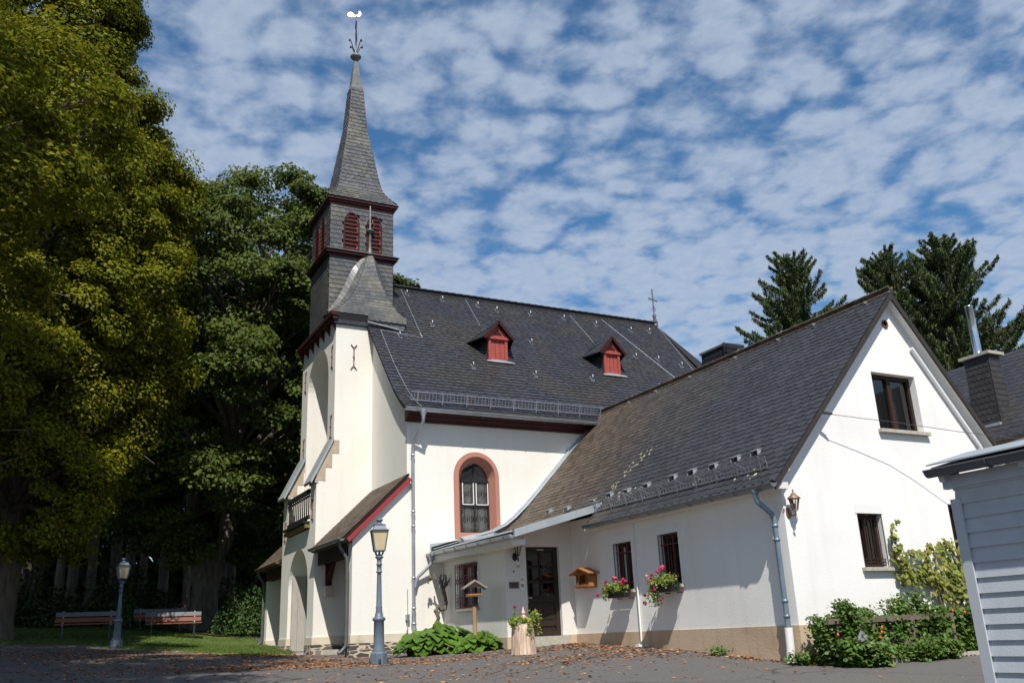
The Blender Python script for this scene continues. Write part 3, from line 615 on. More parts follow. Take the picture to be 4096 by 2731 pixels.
# belfry, skirt roofs, spire
X0, X1, Y0, Y1 = -1.268, 1.022, 4.039, 6.328; cxm, cym = (X0+X1)/2+.03, CYM
bel = MB(); bel.box((X0+.02,Y0+.02,11.62),(X1-.02,Y1-.02,16.5)); bel = B(bel, 'belfry', 'slate_base')
wz = (14.56, 15.62)
def hole_rng(axis):
    def f(s): return None
    return f
mb = MB()
def face_tiles(mb, P, Nv, s0, s1, u0, u1, holes, e=.17, wd=.21):
    k = 0; s = s0
    while s < s1-.02:
        sb = min(s+e, s1); u = u0-(wd*.5 if k % 2 else 0)
        while u < u1-.02:
            a_, b_ = max(u, u0), min(u+wd, u1); mid = (a_+b_)/2; ok = True
            for ha, hb, hz0, hz1 in holes:
                zc = P(mid, sb-.08).z
                top = hz1 - abs(mid-(ha+hb)/2)*.9
                if ha-.0 < mid < hb+.0 and hz0 < zc < top: ok = False
            if ok and b_-a_ > .03:
                mb.poly([P(min(max(u+wd*fx, u0), u1), sb-fs*e)+Nv*.026 for fx, fs in BOGEN]+[P(b_, sb-e*1.3)+Nv*.003, P(a_, sb-e*1.3)+Nv*.003])
            u += wd
        s += e; k += 1
HX = [(-.77,-.24),(.06,.59)]; HY = [(4.55,5.06),(5.31,5.82)]
face_tiles(mb, lambda u, s: Vector((u, Y0, 16.3-s)), Vector((0,-1,0)), 0, 4.6, X0, X1, [(a_-.01, b_+.01, wz[0]-.02, 16.05) for a_, b_ in HX])
face_tiles(mb, lambda u, s: Vector((X0, u, 16.3-s)), Vector((-1,0,0)), 0, 4.5, Y0, Y1, [(a_-.01, b_+.01, wz[0]-.02, 16.05) for a_, b_ in HY])
face_tiles(mb, lambda u, s: Vector((X1, u, 16.3-s)), Vector((1,0,0)), 0, 4.0, Y0, Y1, [])
face_tiles(mb, lambda u, s: Vector((u, Y1, 16.3-s)), Vector((0,1,0)), 0, 4.0, X0, X1, [])
mb.build('belfry_slates', 'slate_old', bel)
for sgn, hs, ax in ((0, HX, 'x'), (1, HY, 'y')):
    for a_, b_ in hs:
        mdd = (a_+b_)/2; loop = [(a_,wz[0]),(b_,wz[0]),(b_,15.64),(b_-.05,15.82),(mdd+.08,16.0),(mdd-.08,16.0),(a_+.05,15.82),(a_,15.64)]
        lw = MB()
        if ax == 'x': lw.wall((0,Y0-.004,0), (1,0,0), (0,0,1), loop); mk = lambda u, v, z: (u, Y0-v, z)
        else: lw.wall((X0-.004,0,0), (0,1,0), (0,0,1), loop); mk = lambda u, v, z: (X0-v, u, z)
        lw = B(lw, 'louvre_window', 'dark_room'); mb = MB()
        for i in range(9):
            z = wz[0]+.08+i*.152; ins_ = max(0, (z-15.62)*.5); p0_, p1_ = mk(a_+.02+ins_,.035,z-.014), mk(b_-.02-ins_,.0,z+.020); mb.box(p0_, p1_)
        for i in range(0):
            z = wz[0]+.06+i*.15; ins_ = max(0, (z-15.62)*.5); mb.add([mk(a_+.02+ins_,.07,z-.035), mk(b_-.02-ins_,.07,z-.035), mk(b_-.02-ins_,.03,z+.022), mk(a_+.02+ins_,.03,z+.022), mk(a_+.02+ins_,.07,z-.06), mk(b_-.02-ins_,.07,z-.06)], [(0,1,2,3),(4,5,1,0),(4,5,2,3)])
        mb.build('louvre_slat', 'red_louvre', lw)
        mb = MB(); lp = [mk(u, .03, z) for u, z in loop]
        for p_, q_ in zip(lp, lp[1:]+lp[:1]): mb.bar(p_, q_, .018, .05)
        mb.build('louvre_frame', 'red_dark', lw)
for lv in (((14.29,14.37,.05),(14.37,14.46,.15)), ((16.25,16.34,.04),(16.34,16.42,.09),(16.42,16.485,.14))):
    mb = MB()
    for z0, z1, pr_ in lv: mb.box((X0-pr_,Y0-pr_,z0),(X1+pr_,Y1+pr_,z1))
    B(mb, 'belfry_cornice', 'red_dark')
mb = MB(); mb.prism([(X0-.19,Y0-.19,14.46),(X1+.19,Y0-.19,14.46),(X1+.19,Y1+.19,14.46),(X0-.19,Y1+.19,14.46)], (0,0,.015))
for k in range(4):
    pts = [(X0,Y0),(X1,Y0),(X1,Y1),(X0,Y1)]; a_, b_ = pts[k], pts[(k+1) % 4]; ex = lambda p, d: (p[0]+(d if p[0] > 0 else -d), p[1]+(d if p[1] > 5 else -d))
    mb.poly([(*ex(a_,.2),14.47),(*ex(b_,.2),14.47),(*b_,14.60),(*a_,14.60)])
B(mb, 'cornice_cover', 'slate_old')
sp = MB(); SPR = [(.225,21.85),(.36,20.05),(.56,18.75),(.74,17.62),(.83,17.2),(.97,16.93),(1.30,16.5)]
for sx, sy in ((-1,-1),(1,-1),(1,1),(-1,1)): pass
sp.lathe([(r*math.sqrt(2)*.985, z) for r, z in SPR[::-1]], (cxm, cym, 0), 4, False, math.pi/4); sp = B(sp, 'spire', 'slate_base')
fs_, Ls = profile(SPR); mb = MB()
for d_, t_ in (((0,-1),(1,0)),((-1,0),(0,-1)),((1,0),(0,1)),((0,1),(-1,0))):
    Ps = lambda u, s: Vector((cxm+d_[0]*fs_(s)[0][0]+t_[0]*u, cym+d_[1]*fs_(s)[0][0]+t_[1]*u, fs_(s)[0][1]))
    def Ns(u, s): a_ = fs_(s)[1]; return Vector((d_[0]*-a_[1], d_[1]*-a_[1], a_[0]))
    tiles(mb, Ps, Ns, 0, Ls, .165, .22, lambda s: (-fs_(s)[0][0], fs_(s)[0][0]), BOGEN, .026, .3, .1)
mb.build('spire_slates', 'slate_old', sp)
mb = MB(); mb.lathe([(.36,21.70),(.30,21.95),(.26,22.02),(.20,22.5),(.14,22.9),(.13,22.95),(.07,23.15),(.06,23.2)], (cxm,cym,0), 4, False, math.pi/4); mb.build('spire_cap', 'lead', sp)
fin = MB(); fin.lathe([(.04,23.15),(.10,23.22),(.20,23.32),(.22,23.38),(.16,23.44),(.06,23.50),(.05,23.6),(.035,23.65),(.03,25.28),(.01,25.3)], (cxm,cym,0), 12); fin = fin.build('finial', 'lead', sp)
mb = MB()
for k in range(4):
    a_ = k*math.pi/2+.4; d_ = Vector((math.cos(a_), math.sin(a_), 0)); b0 = Vector((cxm,cym,23.55)); mb.tube([b0, b0+d_*.12+Vector((0,0,.12)), b0+d_*.24+Vector((0,0,.40)), b0+d_*.33+Vector((0,0,.42))], .018, 5); mb.lathe([(.005,0),(.05,.06),(.005,.16)], b0+d_*.31+Vector((0,0,.36)), 6)
b0 = Vector((cxm,cym,24.0)); dv = Vector((.35,.9,0)).normalized()
for z, l in ((24.15,.16),(24.55,.42),(24.95,.16)): mb.tube([Vector((cxm,cym,z))-dv*l, Vector((cxm,cym,z))+dv*l], .02, 5)
for sg in (1,-1):
    mb.tube([Vector((cxm,cym,24.15)), Vector((cxm,cym,24.35))+dv*sg*.2, Vector((cxm,cym,24.55))], .016, 5); mb.tube([Vector((cxm,cym,24.55)), Vector((cxm,cym,24.8))+dv*sg*.2, Vector((cxm,cym,25.05))], .016, 5)
    mb.tube([Vector((cxm,cym,24.55))+dv*sg*.42, Vector((cxm,cym,24.72))+dv*sg*.40], .02, 5); mb.tube([Vector((cxm,cym,24.55))+dv*sg*.42, Vector((cxm,cym,24.38))+dv*sg*.40], .02, 5)
mb.build('spire_cross', 'iron_dark', sp) 
ck = [(-.02,0),(.08,.0),(.18,.04),(.24,.12),(.22,.20),(.25,.24),(.20,.27),(.17,.36),(.13,.33),(.10,.36),(.11,.26),(.06,.14),(-.06,.10),(-.16,.13),(-.22,.24),(-.34,.30),(-.46,.26),(-.52,.15),(-.50,.05),(-.40,.0),(-.28,-.01),(-.14,.0)]
mb = MB(); mb.prism([(cxm+.02+x*.66, cym-x*.28, 25.25+z*.80) for x, z in ck], (.02,.03,0)); mb.build('weathercock', 'gold', sp)
# skirt roofs either side of the belfry
ELf = [(.17,3.97,14.68),(-.08,3.80,14.0),(-.32,3.55,13.35),(-.54,3.38,12.87),(-.78,3.22,12.44),(-1.05,3.09,12.12),(-1.44,2.98,11.83)]
ERt = [(.21,3.97,14.68),(.28,3.80,14.1),(.36,3.62,13.5),(.48,3.42,12.95),(.68,3.22,12.44),(.88,3.1,12.1),(1.13,2.98,11.83)]
VLf = [(.15,3.98,14.68),(-.14,3.975,14.30),(-.46,3.97,13.87),(-.62,3.965,13.5),(-.82,3.96,13.0),(-1.05,3.96,12.55),(-1.30,3.96,12.20)]
VRt = [(.23,4.0,14.68),(.40,4.03,14.3),(.55,4.03,13.87),(.68,4.03,13.5),(.80,4.03,13.0),(.95,4.03,12.55),(1.15,4.03,12.2)]
def interp(C, s):
    t = min(max(s, 0), .9999)*(len(C)-1); i = int(t); return Vector(C[i]).lerp(Vector(C[i+1]), t-i)
for side in (0, 1):
    mir = (lambda p: p) if side == 0 else (lambda p: Vector((p.x, W-p.y, p.z)))
    sk = MB()
    for A_, B_ in ((ELf, ERt), (VLf, ELf), (ERt, VRt)):
        for i in range(len(A_)-1): sk.poly([mir(Vector(q)+Vector((.04,.10,-.05))) for q in (A_[i], B_[i], B_[i+1], A_[i+1])])
    sk.poly([mir(Vector(q)) for q in ((-1.44,2.98,11.83),(1.13,2.98,11.83),(1.10,3.06,11.47),(-1.33,3.06,11.47))])
    sk.poly([mir(Vector(q)) for q in ((-1.44,2.98,11.83),(-1.33,3.06,11.47),(-1.33,4.05,11.80),(-1.44,4.05,12.0))])
    sk.poly([mir(Vector(q)) for q in ((-1.33,3.06,11.47),(1.10,3.06,11.47),(1.10,3.2,11.46),(-1.33,3.2,11.46))])
    sk = B(sk, 'skirt_roof', 'slate_base')
    MLf = [tuple((Vector(a_)*.45+Vector(b_)*.55)+Vector((.03*min(1, i_/2),.05*min(1, i_/2),0))) for i_, (a_, b_) in enumerate(zip(ELf, VLf))]
    for A_, B_, m_, wd, nrow in ((ELf, ERt, 'slate_old', .21, 19), (VLf, MLf, 'slate_sheen', .16, 17), (VLf, MLf, 'slate_old', .16, 18), (MLf, ELf, 'slate_old', .16, 17), (ERt, VRt, 'slate_old', .2, 16)):
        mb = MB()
        for r_ in range(5 if m_ == 'slate_sheen' else 0, 5 if nrow == 18 else nrow):
            s0_, s1_ = max(0, (r_-.3)/nrow), (r_+1)/nrow; a0, b0, a1, b1 = interp(A_, s0_), interp(B_, s0_), interp(A_, s1_), interp(B_, s1_)
            wl = (b1-a1).length; n_ = 1 if A_ in (VLf, MLf) else max(1, round(wl/wd)); nrm = (b1-a1).cross(a0-a1)
            if nrm.length < 1e-6: nrm = Vector((0,-1,0))
            nrm.normalize()
            if nrm.y > .05 and A_ is ELf: nrm = -nrm
            if A_ in (VLf, MLf) and nrm.x > 0: nrm = -nrm
            if A_ is ERt and nrm.x < 0: nrm = -nrm
            off = .5 if r_ % 2 and n_ > 1 else 0; j = -1 if n_ > 1 else 0
            while j < n_:
                ta, tb = max(0, (j+off)/n_), min(1, (j+1+off)/n_); j += 1
                if tb-ta < .02 or ta >= 1: continue
                pts = []
                for fx, fs in (FLAT if A_ in (VLf, MLf) else BOGEN):
                    t_ = ta+(tb-ta)*fx; pts.append(a1.lerp(b1, t_).lerp(a0.lerp(b0, t_), fs*.75)+nrm*.018)
                pts += [a0.lerp(b0, tb)+nrm*.004, a0.lerp(b0, ta)+nrm*.004]; mb.poly([mir(p) for p in pts])
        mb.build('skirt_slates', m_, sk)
        if m_ == 'slate_sheen': pass
    if side == 0:
        mb = MB(); mb.poly([(-1.335,3.045,11.80),(-.22,3.045,11.80),(-.22,3.05,11.465),(-1.335,3.05,11.465)])
        for i in range(9): a_ = -1.335+i*.27; mb.box((a_,3.03,11.475),(a_+.262,3.05,11.83))
        mb.build('slate_apron', 'slate', sk)
        mb = MB()
        for r_ in range(2):
            for i in range(7):
                a_ = -.22+i*.20-(.1 if r_ else 0); b_ = min(a_+.2, 1.12); a_ = max(a_, -.22); mb.poly([(a_+(b_-a_)*fx, 2.93+r_*.045, 11.66-r_*.17+fs*.17) for fx, fs in BOGEN]+[(b_,2.95+r_*.045,11.90-r_*.17),(a_,2.95+r_*.045,11.90-r_*.17)])
        mb.build('foot_slates', 'slate_old', sk)
        mb = MB(); mb.bar((-.24,2.93,11.60),(1.0,2.93,11.42), .05, .03); mb.build('lead_flashing', 'zinc_sheet', sk)
        mb = MB(); mb.lathe([(.10,14.45),(.08,14.62),(.05,14.75),(.05,15.1),(.055,15.12),(.04,15.3),(.13,15.36),(.15,15.40),(.05,15.46),(.028,15.5),(.028,16.35),(.005,16.4)], (.15,3.95,0), 10)
        for k in range(4):
            a_ = k*math.pi/2+.3; mb.tube([(.15,3.95,15.6),(.15+.14*math.cos(a_),3.95+.14*math.sin(a_),15.75),(.15+.17*math.cos(a_),3.95+.17*math.sin(a_),15.62)], .014, 5)
        mb.build('roof_finial', 'lead', sk)
mb = MB(); mb.box((-1.46,2.92,11.72),(-1.24,7.45,11.84)); mb.box((-1.40,2.96,11.60),(-1.24,7.41,11.72))
for i in range(7):
    y = 3.16+i*.675; mb.prism([(-1.245,y-.05,11.6),(-1.40,y-.05,11.6),(-1.36,y-.05,11.45),(-1.28,y-.05,11.35),(-1.245,y-.05,11.25)], (0,.1,0))
B(mb, 'bracket_eave', 'red_dark')
# porch roofs
for side in (0, 1):
    mir = (lambda q: q) if side == 0 else (lambda q: (q[0], W-q[1], q[2]))
    sl = (6.02-4.30)/1.80; Pp = lambda u, s: Vector(mir((-.0-s*math.cos(math.atan(sl)), u, 6.06-s*math.sin(math.atan(sl)))))
    Lp = 1.86/math.cos(math.atan(sl)); up_ = Vector((-math.sin(math.atan(sl)), 0, math.cos(math.atan(sl))))
    pr = MB(); pr.add([Pp(-.13,0), Pp(3.12,0), Pp(3.12,Lp), Pp(-.13,Lp)]+[q-up_*.06 for q in (Pp(-.13,0), Pp(3.12,0), Pp(3.12,Lp), Pp(-.13,Lp))], [(0,1,2,3),(4,5,6,7),(0,1,5,4),(1,2,6,5),(2,3,7,6),(3,0,4,7)])
    pr = B(pr, 'porch_roof', 'wood_brown')
    mb = MB(); tiles(mb, Pp, lambda u, s: up_, 0, Lp+.03, .17, .22, lambda s: (-.16, 3.12), BOGEN, .016); mb.build('porch_tiles', 'tile_brown', pr)
    mb = MB(); vb = [Pp(-.10,.05)-up_*.15, Pp(-.10,Lp-.03)-up_*.15]; mb.obox(vb[0], vb[1], (0,.04,0), up_*.06); mb.build('verge_board', 'red_verge', pr)
    mb = MB(); mb.bar(mir((-1.30,.36,4.05)), mir((-1.30,3.12,4.05)), .16, .22); mb.bar(mir((-.5,.36,5.1)), mir((-.5,3.12,5.1)), .14, .18)
    for yy in ((3.04,) if side else (3.04,)):
        mb.bar(mir((-1.34,yy,4.0)), mir((-1.34,yy,3.2)), .14, .16); mb.bar(mir((-1.34,yy,3.3)), mir((-1.34,yy-.6,3.95)), .12, .12)
    mb.bar(mir((-1.45,.42,3.95)), mir((-1.45,3.05,3.95)), .05, .3)
    mb.build('porch_beam', 'red_dark', pr)
    mb = MB(); c_ = mir((-1.34,3.02,0)); mb.box((-1.46,c_[1]-.10,2.90),(-1.22,c_[1]+.10,3.20)); mb.build('corbel', 'plinth_plaster', pr)
    g0, g1 = mir((-1.90,-.14,4.24)), mir((-1.90,3.14,4.26)); gutter(g0, g1, .065, parent=pr, m='iron_rust' if side else 'zinc_dark')
    xw = -1.70; yw = .14 if side == 0 else W-.10
    mb = MB(); zf = 1.5 if side == 0 else 1.75; mb.tube([(-1.90,yw-.05,4.2),(-1.88,yw,4.05),(-1.68,yw,3.75),(-1.66,yw,3.5),(-1.66,yw,zf+.2),(-1.67,yw,zf),(-1.80,yw-.02,zf-.13),(-1.88,yw-.03,zf-.17)], .048, 10)
    mb.build('porch_downpipe', 'pipe_green', pr)
    mb = MB(); mb.box(mir((-1.66,.37,3.80)), mir((-1.60,3.10,4.22))); mb.box(mir((-1.86,-.08,4.16)), mir((-1.60,3.10,4.20))); mb.build('eave_boarding', 'wood_brown', pr)
# ridge cross on the choir
mb = MB(); mb.tube([(13.2,CYM,13.8),(13.2,CYM,15.5)], .03, 6); mb.tube([(13.2-.3,CYM-.1,15.0),(13.2+.3,CYM+.1,15.0)], .028, 6); mb.lathe([(.12,13.8),(.06,14.2),(.09,14.25),(.03,14.4)], (13.2,CYM,0), 8); mb.tube([(13.1,CYM,14.5),(13.2,CYM,14.8),(13.3,CYM,14.5)], .015, 5)
B(mb, 'roof_cross', 'lead')
mb = MB(); mb.tube([(5.35,-.04,7.05),(5.35,-.04,5.5)], .008, 5)
for z in (7.05,6.6,5.9): mb.box((5.33,-.06,z-.02),(5.37,0,z+.02))
B(mb, 'wall_cable', 'zinc')
mb = MB(); mb.tube([(-.02,-.06,2.9),(-.02,-.06,1.9),(-.12,-.1,1.6),(-.12,-.1,1.3)], .012, 5); mb.box((-.07,-.12,2.1),(.02,0,2.25)); B(mb, 'earth_wire', 'zinc')

# ------------------------------------------------------------------ parsonage (gabled house joined to the church)
XH, YG, XR, ZRH = 2.996, -11.439, 6.654, 8.30
house = thing('house', 'white gabled house with dark tile roof and low porch joined to the church', 'house', (XH, YG, .95))
H = lambda mb, n, m, p=house: mb.build(n, m, p)
SL, SR = (8.30-4.08)/(XR-2.69), 1.27
XE2 = XR+(ZRH-4.4)/SR
ue = lambda x: ZRH-(XR-x)*SL if x < XR else ZRH-(x-XR)*SR
mb = MB(); gw = [rect(4.83,5.50,2.545,3.555), rect(5.90,7.205,5.27,6.49), rect(7.50,8.15,2.55,3.80)]
hw = [rect(-6.49,-5.74,2.48,3.54), rect(-8.25,-7.52,2.48,3.55)]
XW = XE2-.35
mb.wall((0,YG,0), (1,0,0), (0,0,1), [(XH,.5),(XW,.5),(XW,ue(XW)-.10),(XR,ZRH-.12),(XH,ue(XH)-.08)], gw)
for h in gw: mb.reveal((0,YG,0), (1,0,0), (0,0,1), (0,.20,0), h)
mb.wall((XH,0,0), (0,1,0), (0,0,1), rect(YG,-3.85,.5,4.30), hw)
for h in hw: mb.reveal((XH,0,0), (0,1,0), (0,0,1), (.20,0,0), h)
mb.poly([(XW,YG,.5),(XW,-.05,.5),(XW,-.05,ue(XW)-.1),(XW,YG,ue(XW)-.1)])
H(mb, 'wall', 'plaster_house')
mb = MB(); dw = [rect(1.655,2.60,1.30,3.672)]
mb.wall((0,-3.85,0), (1,0,0), (0,0,1), [(1.069,.8),(XH,.8),(XH,4.34),(1.069,3.86)], dw); mb.reveal((0,-3.85,0), (1,0,0), (0,0,1), (0,.17,0), dw[0])
aw = [rect(-2.26,-1.05,2.32,3.46)]
mb.wall((1.069,0,0), (0,1,0), (0,0,1), rect(-3.85,.0,.8,3.85), aw); mb.reveal((1.069,0,0), (0,1,0), (0,0,1), (.2,0,0), aw[0])
H(mb, 'porch_wall', 'plaster_annex')
# plinths follow the ground
mb = MB(); 
mb.box((XH-.018,YG-.018,.4),(XH+.3,-3.87,1.565)); mb.box((XH-.02,YG-.02,.4),(XW,YG+.2,1.42)); mb.box((1.05,-3.868,.8),(1.66,-3.7,1.56)); mb.box((2.595,-3.868,.8),(XH-.02,-3.7,1.56)); mb.box((1.052,-3.699,.8),(1.2,-.01,1.558))
H(mb, 'plinth', 'plinth_beige')
mb = MB(); mb.box((1.5,-4.02,.9),(2.72,-3.70,1.545)); H(mb, 'door_step', 'concrete')
# roof: main slope and the part that runs down over the porch
mainp = [(XR, ZRH), (2.69, 4.08)]; KX = 3.05; KZ = ue(KX); extp = [(XR, ZRH), (KX+.35, ue(KX+.35)), (KX-.1, KZ+.02), (.70, 3.87)]
fm, Lm = profile(mainp); fe, Le = profile(extp)
YV = -11.69; YP = -5.08
def PH(f): return (lambda u, s: Vector((f(s)[0][0], u, f(s)[0][1]))), (lambda u, s: Vector((f(s)[1][1], 0, -f(s)[1][0])))
Pm, Nm = PH(fm); Pe, Ne = PH(fe)
mb = MB()
def slab(pts, y0, y1, th):
    a = pts+[(x, z-th) for x, z in pts[::-1]]; mb.prism([(x, y0, z) for x, z in a], (0, y1-y0, 0))
slab(mainp, YV+.02, YP, .07); slab(extp, YP, -.02, .07); slab([(XR+.001, ZRH), (XE2, 4.4)], YV+.02, -.02, .07)
hr = H(mb, 'roof', 'slate_base')
mb = MB(); tiles(mb, Pm, Nm, 0, Lm+.04, .165, .25, lambda s: (YV, YP), SCALE, .019, .5, .03); tiles(mb, Pe, Ne, 0, Le-.75, .165, .25, lambda s: (YP, -.10 if s < Lm-1.0 else -.12-.0*(s)), SCALE, .019, .5, .03)
mb.build('roof_tiles', 'house_tile', hr)
mb = MB()
for x, y, n in ((4.25,-5.55,26),(3.95,-5.3,20),(3.6,-5.15,16),(3.27,-5.5,16),(3.2,-6.8,22),(3.0,-9,10),(2.9,-10.8,12)):
    for i in range(n):
        xx = x+random.gauss(0, .10 if n > 17 else .07); yy = y+random.gauss(0, .12 if x > 3.5 else .5); c = Vector((xx, yy, ue(xx)+.022)); nn = Vector((-SL, 0, 1)).normalized(); t = Vector((1,0,SL)).normalized(); r = random.uniform(.012,.045)
        mb.poly([c+nn*.002*0+t*r*math.cos(a)+Vector((0,1,0))*r*math.sin(a)*random.uniform(.7,1.2) for a in [k*1.0472 for k in range(6)]])
mb.build('lichen', 'lichen', hr)['kind'] = 'stuff'
mb = MB()
for i in range(38):
    y = YV+i*.306; mb.obox((XR,y,ZRH+.02),(XR,y+.32,ZRH+.012),(.075,0,-.075),(.010,0,.014)); mb.obox((XR,y,ZRH+.02),(XR,y+.32,ZRH+.012),(.075,0,.075),(-.010,0,.014))
mb.build('ridge_tiles', 'cap_tile', hr)
mb = MB()   # verge boards and white soffits
mb.obox((XR,YV+.03,ZRH-.10),(2.66,YV+.03,3.98),(0,.02,0),(0,0,.08)); mb.obox((XR,YV+.03,ZRH-.10),(XE2+.02,YV+.03,4.28),(0,.02,0),(0,0,.09))
H(mb, 'verge_board', 'verge_dark')
mb = MB(); mb.poly([(XR,YV+.05,ZRH-.14),(XR,YG,ZRH-.14),(XE2,YG,4.25),(XE2,YV+.05,4.25)]); mb.poly([(XR,YV+.05,ZRH-.14),(XR,YG,ZRH-.14),(2.72,YG,3.95),(2.72,YV+.05,3.95)]); H(mb, 'verge_soffit', 'plaster_house')
mb = MB(); mb.tube([(7.22,YG-.06,7.12),(8.82,YG-.06,5.08),(8.98,YG-.06,4.75),(9.0,YG-.06,3.0)], .04, 10); H(mb, 'vent_pipe', 'white_plastic')
mb = MB(); mb.lathe([(.0,0),(.09,0),(.09,.02),(.06,.025),(.06,0)], (0,0,0), 16); mb.v = [(6.58+x, YG-z-.005, 7.61+y) for x, y, z in mb.v]; H(mb, 'gable_vent', 'iron_rust')
# eaves gutter, fascia, snow guard, snow stops
mb = MB(); mb.box((2.70,YV+.05,3.93),(2.995,YP+.1,4.05)); H(mb, 'eave_soffit', 'plaster_annex')
gutter((2.60,YV-.0,4.02),(2.60,YP-.05,4.04), .075, parent=house, m='zinc_dark')
gutter((.62,-5.15,3.80),(.62,-.02,3.84), .075, parent=house, m='zinc')
mb = MB(); mb.box((.70,-4.95,3.60),(1.067,-.02,3.74)); mb.box((.68,-4.97,3.70),(.74,-.02,3.84)); mb.box((1.067,-4.9,3.66),(1.12,-3.87,3.78)); H(mb, 'porch_soffit', 'plaster_annex')
mb = MB(); pts = [(KX+.1, KZ+.09), (KX-.1, KZ+.02), (.70, 3.87)]     # zinc verge of the porch roof
for (xa, za), (xb, zb) in zip(pts, pts[1:]): mb.obox((xa,YP-.02,za-.02),(xb,YP-.02,zb-.02),(0,.05,0),(0,0,.09)); mb.obox((xa,YP+.10,za+.035),(xb,YP+.10,zb+.035),(0,.13,0),(0,0,.008))
H(mb, 'porch_verge', 'zinc_sheet')
mb = MB(); mb.poly([(.74,YP+.02,3.80),(2.98,YP+.02,4.40),(2.98,-3.86,4.40),(.74,-3.86,3.80)]); H(mb, 'porch_gable', 'plaster_annex')
mb = MB()          # zinc skirt of the porch roof at the church wall, flashing up the wall
fl = [(6.3,7.92),(5.57,7.15),(4.96,6.5),(4.13,5.62),(3.72,5.20),(3.3,4.83),(3.0,4.62),(2.6,4.44),(2.0,4.28),(.70,3.93)]
for (xa, za), (xb, zb) in zip(fl, fl[1:]):
    mb.poly([(xa,-.045,za+.10),(xb,-.045,zb+.10),(xb,-.045,zb-.08),(xa,-.045,za-.08)]); mb.poly([(xa,-.045,za+.045),(xb,-.045,zb+.045),(xb,-.24,zb+.03),(xa,-.24,za+.03)]); mb.poly([(xa,-.001,za+.10),(xb,-.001,zb+.10),(xb,-.045,zb+.10),(xa,-.045,za+.10)])
zl = [(1.42,4.055),(.68,3.875)]
mb.prism([(1.46,-5.0,4.085),(.66,-5.0,3.875),(.66,-.02,3.885),(1.46,-.02,4.095)], (0,0,.022)); mb.poly([(2.7,-.04,4.48),(1.4,-2.6,4.09),(1.40,-.04,4.13)])
mb.prism([(1.62,-.30,4.20),(2.75,-.30,4.42),(2.75,-.30,4.35),(1.62,-.30,4.10)], (0,.29,0)); mb.poly([(1.60,.33,4.47),(2.77,.33,4.47),(2.80,-.31,4.42),(1.60,-.31,4.2)])
mb.poly([(.66,-.045,4.12),(1.62,-.045,4.23),(1.62,-.045,4.05),(.66,-.045,3.85)])
H(mb, 'zinc_flashing', 'zinc_sheet')
snow_guard((2.93,-11.25,4.33),(2.93,-5.05,4.35),(-.22,0,.975),(-1,0,-.6),.27,10,62,house,'zinc')
for x, y in ((3.34,-10.52),(3.32,-9.95),(3.29,-9.27),(3.3,-8.54),(3.29,-7.87),(3.27,-6.89),(3.26,-6.08),(3.29,-5.3),(3.23,-4.6),(3.0,-3.7),(2.8,-3.1)):
    z = ue(x)+.02 if x > 3.1 else 4.62; mb = MB(); mb.prism([(x+.10,y-.11,z+.08),(x-.04,y-.11,z+.07),(x-.04,y-.11,z-.03)], (0,.02,0)); mb.prism([(x-.05,y-.10,z+.07),(x-.05,y+.10,z+.07),(x+.08,y+.10,z+.11),(x+.08,y-.10,z+.11)], (0,0,.012)); mb.prism([(x+.10,y+.10,z+.08),(x-.04,y+.10,z+.07),(x-.04,y+.10,z-.03)], (0,.02,0)); H(mb, 'snow_stop', 'zinc_sheet')
for y in (-11.11,-9.57,-8.38,-6.8,-4.9,-3.3,-1.9): mb = MB(); mb.box((XR-.02,y-.012,ZRH),(XR+.01,y+.012,ZRH+.16)); mb.box((XR-.2,y-.01,ZRH-.12),(XR-.1,y+.01,ZRH-.06)); H(mb, 'ridge_hook', 'zinc')
pipe([(2.60,-11.18,3.96),(2.60,-11.18,3.86),(2.62,-11.20,3.74),(2.82,-11.30,3.52),(2.86,-11.31,3.40),(2.86,-11.31,1.53)], .05, house, 'pipe_blue', [(2.86,-11.31,z) for z in (3.3,3.05,1.98,1.72)])
pipe([(2.86,-11.31,1.53),(2.86,-11.30,1.2),(2.84,-11.27,.85)], .075, house, 'white_plastic', name='drain_pipe')
mb = MB(); mb.lathe([(.08,0),(.08,-.04),(.05,-.10)], (2.60,-11.18,3.97), 10); H(mb, 'gutter_outlet', 'pipe_blue')
pipe([(.62,-.25,3.80),(.62,-.25,3.66),(.60,-.24,3.55),(.50,-.2,3.45),(.27,-.12,3.22),(.22,-.11,3.1),(.19,-.10,2.94)], .045, house, 'zinc', name='downpipe')
mb = MB(); mb.lathe([(.09,0),(.09,-.05),(.05,-.22)], (.62,-.25,3.83), 10); H(mb, 'gutter_outlet', 'zinc')
mb = MB(); mb.tube([(2.975,-6.64,3.95),(2.975,-6.645,2.6)], .012, 6); mb.tube([(2.965,-6.645,2.62),(2.965,-6.63,1.2)], .022, 8); mb.box((2.90,-6.62,1.22),(2.99,-6.48,1.30)); H(mb, 'earth_conduit', 'white_plastic')
